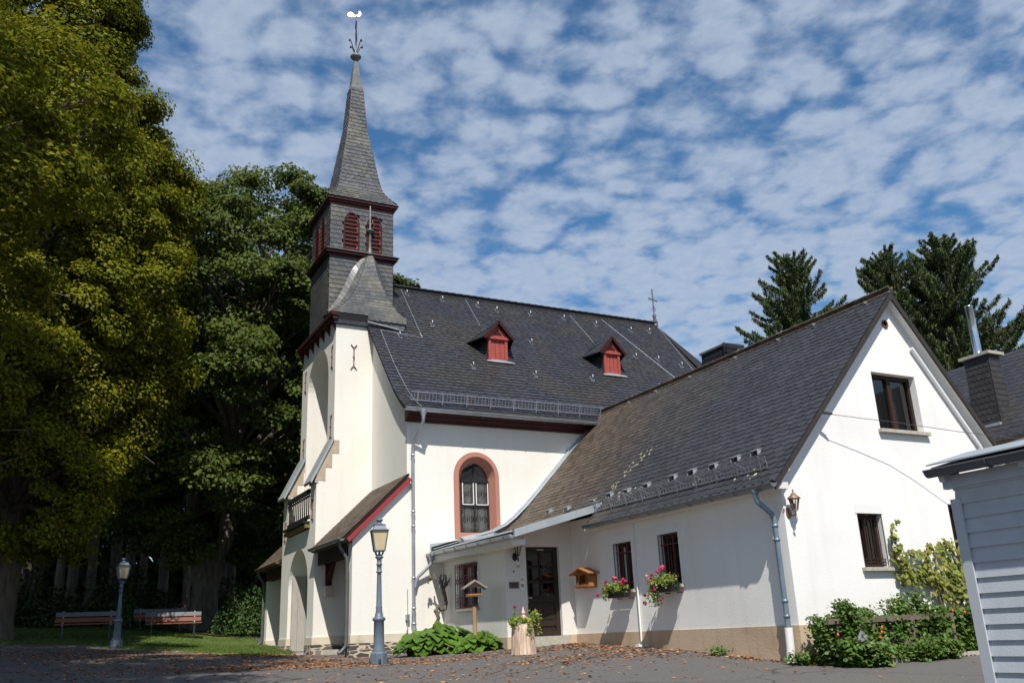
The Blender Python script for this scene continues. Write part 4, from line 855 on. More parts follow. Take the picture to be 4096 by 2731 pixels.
# house chimney, slate clad
mb = MB(); mb.prism([(6.80,-5.95,7.7),(7.75,-5.95,7.2),(7.55,-5.88,8.86),(6.98,-5.88,8.86)], (0,.95,0)); hc = H(mb, 'chimney', 'slate_base')
mb = MB()
for r_ in range(7):
    z1 = 8.0+r_*.13
    for side in range(2):
        for j in range(5):
            y = -5.95+j*.2-(.1 if r_ % 2 else 0); mb.poly([(6.90+.015*(r_-3),y,z1+.02),(6.90+.015*(r_-3),y+.06,z1),(6.90+.015*(r_-3),y+.2,z1),(6.93+.015*(r_-3),y+.2,z1+.16),(6.93+.015*(r_-3),y,z1+.16)])
            x = 6.9+j*.15; mb.poly([(x,-5.965,z1+.02),(x+.05,-5.965,z1),(x+.16,-5.965,z1),(x+.16,-5.945,z1+.16),(x,-5.945,z1+.16)])
mb.build('chimney_slates', 'slate', hc)
mb = MB(); mb.box((6.92,-5.93,8.86),(7.62,-4.9,8.92)); mb.build('chimney_cap', 'lead', hc)
# windows of the house
def house_window(ax, a0, a1, z0, z1, depth, n_mull, curtain, frame='wood_brown', bars=None, box=True, sill=True, label=None, back=None):
    # ax 'y' : wall facing -y at YG ; ax 'x' : wall facing -x at XH ; 'a' : annex wall
    if ax == 'y': mk = lambda u, v, z: (u, YG+v, z)
    elif ax == 'x': mk = lambda u, v, z: (XH+v, u, z)
    else: mk = lambda u, v, z: (1.069+v, u, z)
    bx = lambda m, u0, u1, v0, v1, za, zb: m.box(mk(u0, v0, za), mk(u1, v1, zb))
    m = MB(); d = depth
    for u in (a0, a1-.07): bx(m, u, u+.07, d-.02, d+.05, z0, z1)
    bx(m, a0+.07, a1-.07, d-.02, d+.05, z0, z0+.08); bx(m, a0+.07, a1-.07, d-.02, d+.05, z1-.08, z1)
    for i in range(n_mull): u = a0+(a1-a0)*(i+1)/(n_mull+1); bx(m, u-.055, u+.055, d-.025, d+.05, z0+.08, z1-.08)
    wn = H(m, 'window', frame)
    if label: wn['label'] = label
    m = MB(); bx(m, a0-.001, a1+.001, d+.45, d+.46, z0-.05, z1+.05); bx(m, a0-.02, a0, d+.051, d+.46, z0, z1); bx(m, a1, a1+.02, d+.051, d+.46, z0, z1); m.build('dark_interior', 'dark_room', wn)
    m = MB()
    for ca, cb, za, zb in curtain:
        p = [(ca+(cb-ca)*k/8, d+.13+.02*(k % 2)) for k in range(9)]
        for (ua, va), (ub, vb) in zip(p, p[1:]): m.poly([mk(ua, va, za), mk(ub, vb, za), mk(ub, vb, zb), mk(ua, va, zb)])
    if curtain: m.build('curtain', 'curtain', wn)
    if back:
        m = MB(); p = [(a0+.02+(a1-a0-.04)*k/24, d+.19+.025*(k % 2)) for k in range(25)]
        for (ua, va), (ub, vb) in zip(p, p[1:]): m.poly([mk(ua, va, z0), mk(ub, vb, z0), mk(ub, vb, z1), mk(ua, va, z1)])
        m.build('drape', back, wn)
    m = MB(); m.poly([mk(a0+.07, d+.03, z0+.08), mk(a1-.07, d+.03, z0+.08), mk(a1-.07, d+.03, z1-.08), mk(a0+.07, d+.03, z1-.08)]); m.build('pane', 'glass', wn)
    if box: m = MB(); bx(m, a0-.03, a1+.03, -.022, .10, z1, z1+.17); bx(m, a0-.012, a0, -.015, .02, z0, z1); bx(m, a1, a1+.012, -.015, .02, z0, z1); m.build('shutter_box', 'white_plastic', wn)
    if sill: m = MB(); bx(m, a0-.07, a1+.08, -.10, d-.021, z0-.07, z0-.002); m.build('window_sill', 'concrete', wn)
    if bars:
        m = MB()
        if bars == 'grid':
            for i in range(4): u = a0+.05+(a1-a0-.1)*i/3; m.bar(mk(u, .06, z0+.02), mk(u, .06, z1), .018)
            for z in (z0+.16, z1-.22): m.bar(mk(a0, .06, z), mk(a1, .06, z), .022)
        elif bars == 'low':
            for z in (z0+.04, z0+.10, z0+.16): m.bar(mk(a0, .06, z), mk(a1, .06, z), .016)
            for i in range(10): u = a0+(a1-a0)*i/9; m.bar(mk(u, .06, z0+.04), mk(u, .06, z0+.16), .010)
            for i in range(4): u = a0+(a1-a0)*(i+.5)/4; m.bar(mk(u, .05, z0+.02), mk(u, .05, z1), .014)
        else:
            for i in range(9): u = a0-.0+(a1-a0)*i/8; m.bar(mk(u, -.10, z0-.0), mk(u, -.10, z1+.0), .018 if i in (0, 8) else .012)
            for z in (z0+.02, z0+.35, z1-.32, z1-.02): m.bar(mk(a0, -.10, z), mk(a1, -.10, z), .014)
            for i in range(8):
                u = a0+(a1-a0)*(i+.5)/8
                for z in (z0+.12, z0+.24, z1-.10): m.tube([mk(u+.05*math.cos(t), -.10, z+.05*math.sin(t)) for t in np.linspace(0, 5.6, 9)], .007, 4, False)
                for z in (z1-.45,): m.tube([mk(u-.05, -.10, z-.08), mk(u, -.10, z), mk(u+.05, -.10, z+.08)], .008, 4, False); m.tube([mk(u+.05, -.10, z-.08), mk(u, -.10, z), mk(u-.05, -.10, z+.08)], .008, 4, False)
            for u in (a0, a1):
                for z in (z0+.2, z1-.2): m.bar(mk(u, -.10, z), mk(u, .0, z), .014)
        m.build('window_bars', 'iron_red' if bars != 'low' else 'wood_brown', wn)
    return wn
house_window('x', -6.49, -5.74, 2.48, 3.54, .16, 1, [(-6.28,-6.1,2.55,3.2),(-6.05,-5.98,2.55,3.15)], bars='grid')
house_window('x', -8.25, -7.52, 2.48, 3.55, .16, 1, [(-8.04,-7.88,2.55,3.22),(-7.84,-7.76,2.55,3.15)], bars='grid')
house_window('y', 4.83, 5.50, 2.545, 3.555, .16, 1, [(4.93,4.99,2.9,3.5),(5.12,5.18,3.2,3.45),(5.25,5.33,3.2,3.4)], bars='low')
house_window('y', 7.50, 8.15, 2.55, 3.80, .16, 1, [(7.6,7.7,2.6,3.7)], bars='low', box=False)
wu = house_window('y', 5.90, 7.205, 5.27, 6.49, .17, 1, [(6.72,6.84,5.36,5.98)], frame='wood_brown', back='curtain_brown', box=False, label='wide brown gable window with a pale curtain gap')
house_window('a', -2.26, -1.05, 2.32, 3.46, .16, 1, [(-2.0,-1.85,2.4,2.95)], bars='scroll', box=False)
# entrance door
mb = MB(); D0, D1 = 1.655, 2.60; yd = -3.72
for u0, u1, za, zb in ((D0,D0+.10,1.55,3.67),(D1-.12,D1,1.55,3.67),(D0+.10,D1-.12,3.55,3.67),(D0+.10,D1-.12,1.55,1.68),(D0+.10,D1-.12,1.78,1.9),(D0+.10,D1-.12,2.36,2.50),(D0+.10,D1-.12,2.80,2.86),(D0+.10,D1-.12,3.16,3.22),(2.085,2.145,2.5,3.55)): mb.box((u0,yd-.03,za),(u1,yd+.03,zb))
mb.box((D0+.10,yd,1.68),(D1-.12,yd+.02,1.78)); mb.box((D0+.10,yd,1.9),(D1-.12,yd+.02,2.36)); mb.box((D0+.16,yd-.012,1.94),(D1-.18,yd,2.32))
door = H(mb, 'door', 'wood_dark')
mb = MB(); mb.poly([(D0+.10,yd+.01,2.50),(D1-.12,yd+.01,2.50),(D1-.12,yd+.01,3.55),(D0+.10,yd+.01,3.55)]); mb.build('door_glass', 'glass', door)
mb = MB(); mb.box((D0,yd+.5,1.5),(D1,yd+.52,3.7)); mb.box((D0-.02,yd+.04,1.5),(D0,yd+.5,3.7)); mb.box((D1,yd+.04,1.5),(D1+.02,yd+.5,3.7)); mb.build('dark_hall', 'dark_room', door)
mb = MB(); mb.tube([(D0+.06,yd-.03,2.45),(D0+.06,yd-.07,2.45),(D0+.16,yd-.07,2.45)], .010, 6); mb.box((D0+.045,yd-.04,2.33),(D0+.075,yd-.03,2.50)); mb.build('door_handle', 'steel', door)
mb = MB(); mb.box((2.02,yd-.036,3.59),(2.22,yd-.03,3.62)); mb.build('door_plate', 'screen_grey', door)

# ------------------------------------------------------------------ shed (bottom right) and neighbouring house
sx, sy = -.06, -17.26
shed = thing('garden_shed', 'pale blue grey clapboard shed with dark gutter in front of the gable bed', 'shed', (sx, sy, .4))
hs = lambda mb, n, m, p=shed: mb.build(n, m, p)
mb = MB(); LY = -25.5; pit = .158; zt_ = 2.86
for i in range(17):
    z = .40+i*pit
    if z > 3.05: break
    mb.poly([(sx-.030,LY,z),(sx-.030,sy,z),(sx-.006,sy,z+pit),(sx-.006,LY,z+pit)]); mb.poly([(sx-.030,LY,z),(sx-.030,sy,z),(sx-.004,sy,z),(sx-.004,LY,z)])
    mb.poly([(sx,sy+.030,z),(sx+5,sy+.030,z),(sx+5,sy+.006,z+pit),(sx,sy+.006,z+pit)]); mb.poly([(sx-.03,sy,z),(sx-.006,sy,z+pit),(sx,sy+.006,z+pit),(sx,sy+.03,z)])
mb.box((sx-.0,LY,.3),(sx+5,sy,3.02)); hs(mb, 'clapboard_wall', 'siding')
mb = MB(); mb.box((sx-.05,sy-.07,.3),(sx-.028,sy+.0275,2.83)); mb.box((sx-.05,sy+.028,.3),(sx+.06,sy+.05,2.83)); hs(mb, 'corner_board', 'siding_trim')
mb = MB(); mb.prism([(sx-.18,LY,3.19),(sx+2.6,LY,3.9),(sx+5.4,LY,3.16),(sx+5.4,LY,3.10),(sx+2.6,LY,3.84),(sx-.18,LY,3.13)], (0,sy-LY+.12,0)); hs(mb, 'roof', 'gutter_dark')
mb = MB(); mb.prism([(sx-.24,LY,3.205),(sx+.5,LY,3.395),(sx+.5,LY,3.41),(sx-.24,LY,3.22)], (0,sy-LY+.13,0)); hs(mb, 'roof_edge', 'zinc_sheet')
mb = MB()
for i in range(9): y = sy+.02-i*.95; mb.bar((sx-.17,y,3.07),(sx+.1,y,3.14), .07, .11)
mb.bar((sx-.02,sy+.10,3.02),(sx-.02,LY,3.02), .08, .14); hs(mb, 'rafter', 'siding')
gutter((sx-.245,LY,3.145),(sx-.245,sy+.12,3.145), .075, parent=shed, m='gutter_dark', brk=.8)
mb = MB(); mb.box((sx+2.75,LY,.3),(sx+5.0,sy-.02,4.6)); hs(mb, 'shadow_caster', 'siding')  # unseen block added behind the shed to throw the taller ground shadow
mb = MB(); mb.prism([(sx+2.6,LY,4.55),(sx+3.9,LY,5.3),(sx+5.2,LY,4.55),(sx+5.2,LY,4.48),(sx+3.9,LY,5.22),(sx+2.6,LY,4.48)], (0,sy-LY+.1,0)); hs(mb, 'shadow_caster_roof', 'gutter_dark')  # peaked top of the added block, shaping the same shadow

NX, NZ = 14.5, 6.28
nb_ = thing('slate_house', 'slate roofed house with slate clad chimney behind the white gable', 'house', (NX+3, -7, 1.2))
mb = MB(); mb.box((NX+.35,-22,.8),(NX+6,2.5,6.25)); mb.build('wall', 'plinth_beige', nb_)
mb = MB(); mb.prism([(NX,-22.3,NZ),(NX+3.2,-22.3,NZ+3.2),(NX+6.4,-22.3,NZ),(NX+6.4,-22.3,NZ-.1),(NX+3.2,-22.3,NZ+3.1),(NX,-22.3,NZ-.1)], (0,22.3-3.2,0)); nr = mb.build('roof', 'slate_base', nb_)
f3, L3 = profile([(NX+3.2, NZ+3.2), (NX, NZ)]); P3 = lambda u, s: Vector((f3(s)[0][0], u, f3(s)[0][1])); N3 = lambda u, s: Vector((-.707, 0, .707))
mb = MB(); tiles(mb, P3, N3, 0, L3, .21, .27, lambda s: (-17, -3.2), SCALE, .016, .4, .04); mb.build('roof_tiles', 'slate', nr)
gutter((NX-.08,-22,NZ-.04),(NX-.08,-3.2,NZ-.04), .08, parent=nb_, m='zinc_dark')
c0 = [(14.98,-8.03,6.80),(14.98,-7.20,6.80),(15.62,-7.20,7.4),(15.62,-8.03,7.4)]; ct = [(15.08,-7.98,8.86),(15.08,-7.22,8.86),(15.60,-7.22,8.86),(15.60,-7.98,8.86)]
mb = MB(); mb.add([(x, y, 6.7) for x, y, z in c0]+ct, [(0,1,5,4),(1,2,6,5),(2,3,7,6),(3,0,4,7),(4,5,6,7)]); nc = mb.build('chimney', 'slate_base', nb_)
mb = MB()
for fa in ((0, 1, Vector((-1,0,.05))), (3, 0, Vector((0,-1,.02)))):
    A0, A1, B0, B1 = Vector(c0[fa[0]]), Vector(c0[fa[1]]), Vector(ct[fa[0]]), Vector(ct[fa[1]]); A0.z = A1.z = 6.75; nn = fa[2].normalized(); rn = 12
    if fa[0] == 3: A0.z = 6.75; A1.z = 6.75
    for r_ in range(rn):
        t0, t1 = r_/rn, (r_+1.4)/rn; a0, a1, b0, b1 = A0.lerp(B0, t0), A1.lerp(B1, t0), A0.lerp(B0, min(t1, 1)), A1.lerp(B1, min(t1, 1)); n_ = 5; off = .5 if r_ % 2 else 0
        for j in range(-1, n_):
            ta, tb = max(0, (j+off)/n_), min(1, (j+1+off)/n_)
            if tb-ta < .02: continue
            pts = [a0.lerp(a1, ta+(tb-ta)*fx).lerp(b0.lerp(b1, ta+(tb-ta)*fx), fs*.7)+nn*.02 for fx, fs in SCALE]+[b0.lerp(b1, tb)+nn*.004, b0.lerp(b1, ta)+nn*.004]; mb.poly(pts)
mb.build('chimney_slates', 'slate', nc)
mb = MB(); mb.box((14.98,-8.10,8.86),(15.70,-7.10,8.95)); mb.build('chimney_cap', 'concrete', nc)
mb = MB(); mb.lathe([(.22,8.95),(.15,9.0),(.115,9.10),(.115,10.52),(.125,10.53),(.125,10.56),(.08,10.56)], (15.40,-7.50,0), 20); mb.build('flue', 'steel', nc)
mb = MB(); mb.box((14.9,-8.05,6.72),(15.0,-7.15,6.80)); mb.build('lead_apron', 'zinc_sheet', nc)

# ------------------------------------------------------------------ street lamps
def street_lamp(x, y, rz, lab, hgt=3.22):
    t = thing('street_lamp', lab, 'street lamp', (x, y, G(x, y)-.02), rz, 'blue grey lantern street lamps'); k = hgt/3.22
    b = MB(); b.lathe([(.19,0),(.19,.26),(.15,.30)], n=8, smooth=False, rot=math.pi/8); b.lathe([(.142,.28),(.142,.34),(.118,.40),(.112,.95),(.145,.98),(.145,1.02),(.10,1.05),(.08,1.14)], n=16)
    b = b.build('base', 'lamp_paint', t, True)
    m = MB()
    for a in range(4): a_ = a*math.pi/2+math.pi/8*0; m.lathe([(.028,.05),(.028,.14),(.01,.15)], (.18*math.cos(a_),.18*math.sin(a_),0), 6)
    m.build('bolt_slot', 'iron_dark', b, True)
    m = MB(); m.lathe([(.08,1.12),(.07,1.16),(.076,1.19),(.066,1.21),(.076,1.25),(.064,1.28),(.050,1.95),(.046,2.02),(.072,2.03),(.072,2.05),(.055,2.06),(.052,2.19),(.070,2.20),(.070,2.22),(.052,2.23),(.055,2.33),(.095,2.37),(.095,2.385),(.05,2.41),(.03,2.44),(.012,2.52)], n=14); m.build('pole', 'lamp_paint', t, True)
    m = MB(); z0, z1 = 2.52, 2.99; r0_, r1_ = .155, .245
    for kx in range(4):
        a0, a1 = kx*math.pi/2+math.pi/4, (kx+1)*math.pi/2+math.pi/4; p = lambda a, r, z: (r*math.cos(a)*1.414*.72, r*math.sin(a)*1.414*.72, z)
        m.bar(p(a0, r0_, z0), p(a0, r1_, z1), .03); m.bar(p(a0, r0_, z0), p(a1, r0_, z0), .03); m.bar(p(a0, r1_, z1-.01), p(a1, r1_, z1-.01), .03)
        m.tube([(.03*math.cos(a0),.03*math.sin(a0),2.42), (.09*math.cos(a0),.09*math.sin(a0),2.42), p(a0, r0_*.85, z0)], .013, 5)
    fr = m.build('lantern_frame', 'lamp_paint', t, True)
    m = MB()
    for kx in range(4):
        a0, a1 = kx*math.pi/2+math.pi/4, (kx+1)*math.pi/2+math.pi/4; p = lambda a, r, z: (r*math.cos(a)*1.414*.70, r*math.sin(a)*1.414*.70, z); m.poly([p(a0, r0_, z0), p(a1, r0_, z0), p(a1, r1_, z1), p(a0, r1_, z1)])
    m.build('lantern_pane', 'lamp_glass', t, True)
    m = MB(); s2 = 1.414*.72; m.lathe([(.285*s2,2.975),(.285*s2,2.99),(.215*s2,3.0),(.165*s2,3.10),(.185*s2,3.105),(.185*s2,3.115),(.10*s2,3.12)], n=4, smooth=False, rot=math.pi/4); m.lathe([(.10,3.115),(.045,3.17),(.045,3.19),(.075,3.205),(.08,3.235),(.05,3.265),(.0,3.275)], n=12); m.build('lantern_roof', 'lamp_paint', t, True)
    t.scale = (1, 1, k) if abs(k-1) > .001 else (1, 1, 1); return t
street_lamp(-2.20, -4.04, R(-12), 'street lamp with cream panes standing before the white church wall', 3.13)
street_lamp(-6.62, 8.1, R(8), 'shaded street lamp on the grass edge beneath the trees', 2.72)
# ------------------------------------------------------------------ park benches
def bench(lab, loc, rz, L=1.9):
    t = thing('park_bench', lab, 'bench', loc, rz, 'slatted park benches on the grass')
    for i in range(3): m = MB(); m.box((-L/2,-.50+i*.15,.42),(L/2,-.37+i*.15,.46)); m.build('seat_slat', 'bench_wood', t, True)
    for i, mm in ((0,'bench_wood'),(1,'bench_grey')): m = MB(); z = .58+i*.18; y = .02+i*.05; m.obox((-L/2,y,z),(L/2,y,z),(0,.012,-.004),(0,.02,.068)); m.build('back_slat', mm, t, True)
    for x in (-L*.38, L*.38):
        m = MB(); m.bar((x,-.42,0),(x,-.42,.42), .05, .05); m.build('leg', 'iron_dark', t, True)
        m = MB(); m.bar((x,-.02,0),(x,-.02,.42), .05, .05); m.bar((x,-.02,.40),(x,.12,.86), .05, .04); m.bar((x,-.48,.405),(x,.0,.405), .05, .03); m.build('leg', 'concrete', t, True)
    return t
benches = [('sunlit slatted bench standing before the big maple trunk', (-4.50, 11.85), R(-6)), ('bench standing in deep shade between the linden and the shaded street lamp', (-7.42, 10.1), R(-3)), ('shaded bench half hidden between the lamp and the sunlit bench', (-4.72, 13.75), R(-5))]
for lab, (x, y), rz in benches: bench(lab, (x, y, G(x, y)+.03), rz)
# ------------------------------------------------------------------ wall lanterns
def wall_lantern(loc, rz, lab, m1, s=1.0):
    t = thing('wall_lantern', lab, 'lantern', loc, rz, 'wall lanterns on the house')   # wall plane at local y=0, lamp towards -y
    m = MB(); m.lathe([(.0,0),(.09,0),(.09,.02),(.05,.035),(.0,.035)], n=12); m.v = [(x*s*.8, -z*s, y*s*1.2) for x, y, z in m.v]; m.build('back_plate', m1, t, True)
    m = MB(); m.tube([(0,-.03*s,-.02*s),(0,-.12*s,-.07*s),(0,-.20*s,-.05*s),(0,-.20*s,.02*s)], .016*s, 6); m.lathe([(.03,-.12),(.015,-.10),(.015,-.06)], (0,-.20*s,0), 8); m.build('arm', m1, t, True)
    m = MB()
    for k in range(6):
        a = k*math.pi/3; m.bar((.05*s*math.cos(a),-.20*s+.05*s*math.sin(a),.03*s),(.105*s*math.cos(a),-.20*s+.105*s*math.sin(a),.26*s), .012*s)
    m.lathe([(.055*s,.02*s),(.06*s,.04*s),(.03*s,.045*s)], (0,-.20*s,0), 6); m.build('cage', m1, t, True)
    m = MB(); m.lathe([(.048*s,.04*s),(.10*s,.26*s)], (0,-.20*s,0), 6, False); m.build('lantern_pane', 'lantern_glass', t, True)
    m = MB(); m.lathe([(.022*s,.05*s),(.022*s,.16*s),(.0,.17*s)], (0,-.20*s,0), 8); m.build('bulb', 'curtain', t, True)
    m = MB(); m.lathe([(.135*s,.255*s),(.135*s,.265*s),(.07*s,.32*s),(.045*s,.36*s),(.015*s,.38*s),(.02*s,.40*s),(.012*s,.44*s),(.0,.45*s)], (0,-.20*s,0), 12); m.build('lantern_roof', m1, t, True)
wall_lantern((3.10, YG, 3.52), 0, 'copper coloured lantern on the corner of the white gable', 'lamp_copper', .92)
wall_lantern((1.34, -3.852, 3.42), 0, 'black wall lantern beside the brown front door', 'iron_dark', .92)
# ------------------------------------------------------------------ door furniture
t = thing('motion_sensor', 'small white sensor box under the black wall lantern', 'sensor', (1.41, -3.852, 3.28)); m = MB(); m.box((-.05,-.05,-.06),(.05,0,.06)); m.build('housing', 'white_plastic', t, True); m = MB(); m.lathe([(.04,-.10),(.045,-.06),(.02,-.05)], (0,-.04,0), 10); m.build('lens', 'screen_grey', t, True)
t = thing('intercom', 'tall white intercom panel beside the front door', 'intercom', (1.51, -3.852, 2.80)); m = MB(); m.box((-.055,-.03,-.16),(.055,0,.16)); m.build('panel', 'white_plastic', t, True)
m = MB(); m.box((-.037,-.033,.05),(.037,-.029,.12)); m.build('speaker', 'screen_grey', t, True); m = MB(); m.box((-.037,-.033,-.07),(.037,-.029,-.03)); m.build('button', 'concrete_moss', t, True); m = MB(); m.box((-.037,-.033,-.105),(.037,-.029,-.078)); m.build('name_strip', 'screen_grey', t, True)
t = thing('name_plate', 'brown plate with dark script between lantern and intercom', 'sign', (1.29, -3.852, 2.75)); m = MB(); m.box((-.13,-.018,-.075),(.13,0,.075)); m.build('plate', 'plate', t, True)
m = MB()
for i, (z, a, b) in enumerate(((.025,-.095,.09),(-.03,-.08,.095))):
    pts = [(a+(b-a)*k/40, -.020, z+.016*math.sin(k*1.35+i)+(.014 if k % 9 == 2 else 0)) for k in range(41)]; m.tube(pts, .0045, 4)
m.build('lettering', 'plate_ink', t, True); m = MB(); m.box((-.09,-.021,-.052),(.09,-.018,-.046)); m.build('rule_line', 'plate_pale', t, True)
t = thing('wall_hook', 'tiny dark hook in the wall above the name plate', 'hook', (1.28, -3.852, 3.07)); m = MB(); m.tube([(0,0,0),(0,-.05,0),(0,-.06,.03)], .012, 6); m.build('hook', 'iron_dark', t, True)
# ------------------------------------------------------------------ wall bird house (shelf)
t = thing('wall_birdhouse', 'orange wooden bird shelter hung on the shaded house wall', 'bird house', (XH-.002, -4.63, 2.62))
m = MB(); m.box((-.26,-.28,.0),(0,.28,.025)); m.box((-.02,-.28,.02),(0,.28,.36)); m.box((-.24,-.30,.02),(0,-.27,.32)); m.box((-.24,.25,.02),(-.0,.28,.32)); m.box((-.27,-.28,.02),(-.25,.28,.08)); m.prism([(-.24,-.28,.30),(-.24,.28,.30),(-.24,0,.42)], (.02,0,0)); m.build('box', 'wood_orange', t, True)
m = MB()
for sg in (-1, 1): m.obox((-.36,0,.45),(.0,0,.45),(0,0,.012),(0,.001,0)) if 0 else m.prism([(-.34,0,.445),(-.34,sg*.44,.31),(-.34,sg*.44,.335),(-.34,0,.475)], (.34,0,0))
m.build('roof', 'wood_orange', t, True)
m = MB(); m.box((-.20,-.24,.10),(-.02,.2,.12)); m.bar((-.245,-.22,.05),(-.245,-.22,.30), .03, .03); m.bar((-.245,.2,.05),(-.245,.1,.30), .02, .05); m.build('perch', 'wood_orange', t, True)
# ------------------------------------------------------------------ flower boxes
def leafcloud(c, rad, n, L, asp=.7, up=.5, rng=None):
    rng = rng or RNG; p = rng.normal(0, .5, (n, 3)); q = np.clip(p, -1.1, 1.1)*np.array(rad)+np.array(c); nr = np.stack([rng.normal(0,.6,n)-.15, rng.normal(0,.6,n)-.35, rng.normal(0,.5,n)+up], -1); nr /= np.linalg.norm(nr, axis=1)[:, None]
    return leafquads(q, nr, rng.uniform(.7, 1.3, n)*L, asp)
def blossom(c, r, n=40): 
    p = RNG.normal(0, 1, (n, 3)); p /= np.linalg.norm(p, axis=1)[:, None]; return leafquads(np.array(c)+p*r*RNG.uniform(.6,1,(n,1)), p+RNG.normal(0,.3,(n,3)), r*.8, .8)
def flower_box(y0, y1, z, lab, clouds, fl):
    t = thing('flower_box', lab, 'flower box', (XH-.22, (y0+y1)/2, z), 0, 'flower boxes under the barred windows'); l = t.location
    m = MB(); a, b = (y0-y1)/2, (y1-y0)/2; m.prism([(-.10,a,-.07),(.07,a,-.07),(.09,a,.10),(-.12,a,.10)], (0,b-a,0)); m.box((-.13,a-.01,.085),(.095,b+.01,.105)); m.build('planter', 'iron_dark', t, True)
    m = MB(); m.box((-.121,a+.02,-.02),(-.113,b-.4*(b-a),.06)) if 0 else m.bar((.08,a+.1,-.09),(.21,a+.1,-.09), .02); m.bar((.08,b-.1,-.09),(.21,b-.1,-.09), .02); m.build('bracket', 'iron_dark', t, True)
    bulk('foliage', np.concatenate([leafcloud(c, r, n, .055) for c, r, n in clouds]), 4, 'leaf_pot', t)
    for nm in ('flower_pink', 'flower_dark'):
        q = [blossom(c, r*.82) for c, r, k in fl if k == nm]
        if q: bulk('blossom', np.concatenate(q), 4, nm, t)
    m = MB()
    for c, r, k in fl: m.tube([(c[0]*.4, c[1]*.75, .08), c], .005, 4)
    m.build('stems', 'stem', t, True)
flower_box(-6.52, -5.87, 2.38, 'dark flower box of red geraniums under the barred window nearest the wall birdhouse', [((-.10,.18,.15),(.15,.24,.12),300),((-.10,-.20,.14),(.14,.2,.09),220),((-.16,.30,.04),(.10,.12,.14),110)], [((-.12,-.02,.34),.075,'flower_pink'),((-.10,-.33,.28),.085,'flower_pink'),((-.12,-.22,.25),.05,'flower_pink'),((-.14,.37,.22),.07,'flower_dark'),((-.14,.33,.31),.045,'flower_dark'),((-.22,.60,.02),.055,'flower_dark')])
flower_box(-8.32, -7.70, 2.40, 'dark flower box with trailing leaves under the barred window nearest the gable corner', [((-.12,.28,.12),(.16,.16,.16),260),((-.14,.32,-.12),(.14,.14,.20),240),((-.10,-.16,.16),(.14,.22,.14),260),((-.05,-.02,.2),(.1,.3,.1),120)], [((-.10,-.02,.42),.08,'flower_pink'),((-.12,.13,.36),.06,'flower_pink'),((-.14,.42,.20),.085,'flower_pink'),((-.13,.34,.30),.05,'flower_dark'),((-.2,.22,.0),.06,'flower_dark'),((-.18,.60,-.10),.05,'flower_dark'),((-.18,.62,-.27),.06,'flower_dark'),((-.16,.05,-.22),.045,'flower_dark')])
# ------------------------------------------------------------------ stump planter, its plant and the gnome figure
SX, SY = .545, -5.66; SZ = G(SX, SY)
t = thing('tree_stump', 'pale weathered tree stump used as planter beside the door', 'tree stump', (SX, SY, SZ-.01))
m = MB(); n = 26; prof = [(.285,0),(.275,.10),(.262,.28),(.25,.46),(.235,.60),(.228,.66)]; v = []
for r_, z in prof:
    for k in range(n):
        a = 2*math.pi*k/n; rr = r_*(1+.055*math.sin(a*3+1)+.03*math.sin(a*7)+random.uniform(-.012,.012)); v.append((rr*math.cos(a)-.02*z, rr*math.sin(a), z+(.05*math.sin(a*2+2)+.02*math.sin(5*a) if z > .6 else 0)))
m.add(v, [(i*n+k, i*n+(k+1) % n, (i+1)*n+(k+1) % n, (i+1)*n+k) for i in range(len(prof)-1) for k in range(n)], True); m.poly(v[-n:]); st_ = m.build('trunk', 'wood_stump', t, True)
m = MB(); m.lathe([(.20,.63),(.18,.66),(.0,.67)], n=14); m.build('soil', 'forest_floor', t, True)
t = thing('trailing_plant', 'variegated trailing plant spilling over the tree stump', 'plant', (SX, SY, SZ+.64))
qs = [leafcloud((0,0,.06),(.30,.26,.07), 420, .06), leafcloud((.22,-.10,.12),(.14,.14,.13), 170, .065), leafcloud((-.26,-.04,.0),(.10,.1,.08), 90, .055), leafcloud((.02,-.27,-.12),(.08,.05,.12), 90, .05), leafcloud((.32,-.12,-.12),(.05,.06,.14), 60, .055), leafcloud((-.18,.05,.2),(.05,.05,.12), 40, .04)]
bulk('foliage', np.concatenate(qs), 4, 'leaf_pot', t)
m = MB(); m.tube([(-.18,.05,.05),(-.16,.05,.34)], .006, 4); m.tube([(.2,-.1,.05),(.26,-.12,.28)], .006, 4); m.build('stems', 'stem', t, True)
bulk('blossom', blossom((-.16,.05,.36), .045, 30), 4, 'flower_dark', t)
t = thing('garden_gnome', 'small pink pointed hat figure among the stump leaves', 'figurine', (SX+.03, SY+.02, SZ+.67))
m = MB(); m.lathe([(.075,.0),(.085,.03),(.06,.10),(.035,.145)], n=10); m.build('body', 'skin_pink', t, True); m = MB(); m.lathe([(.0,.13),(.038,.15),(.04,.18),(.02,.205)], n=10); m.build('head', 'skin_pink', t, True); m = MB(); m.lathe([(.05,.19),(.03,.22),(.0,.34)], n=10); m.build('hat', 'skin_pink', t, True); m = MB(); m.lathe([(.10,-.02),(.10,.01),(.08,.015)], n=12); m.build('base', 'terracotta', t, True)
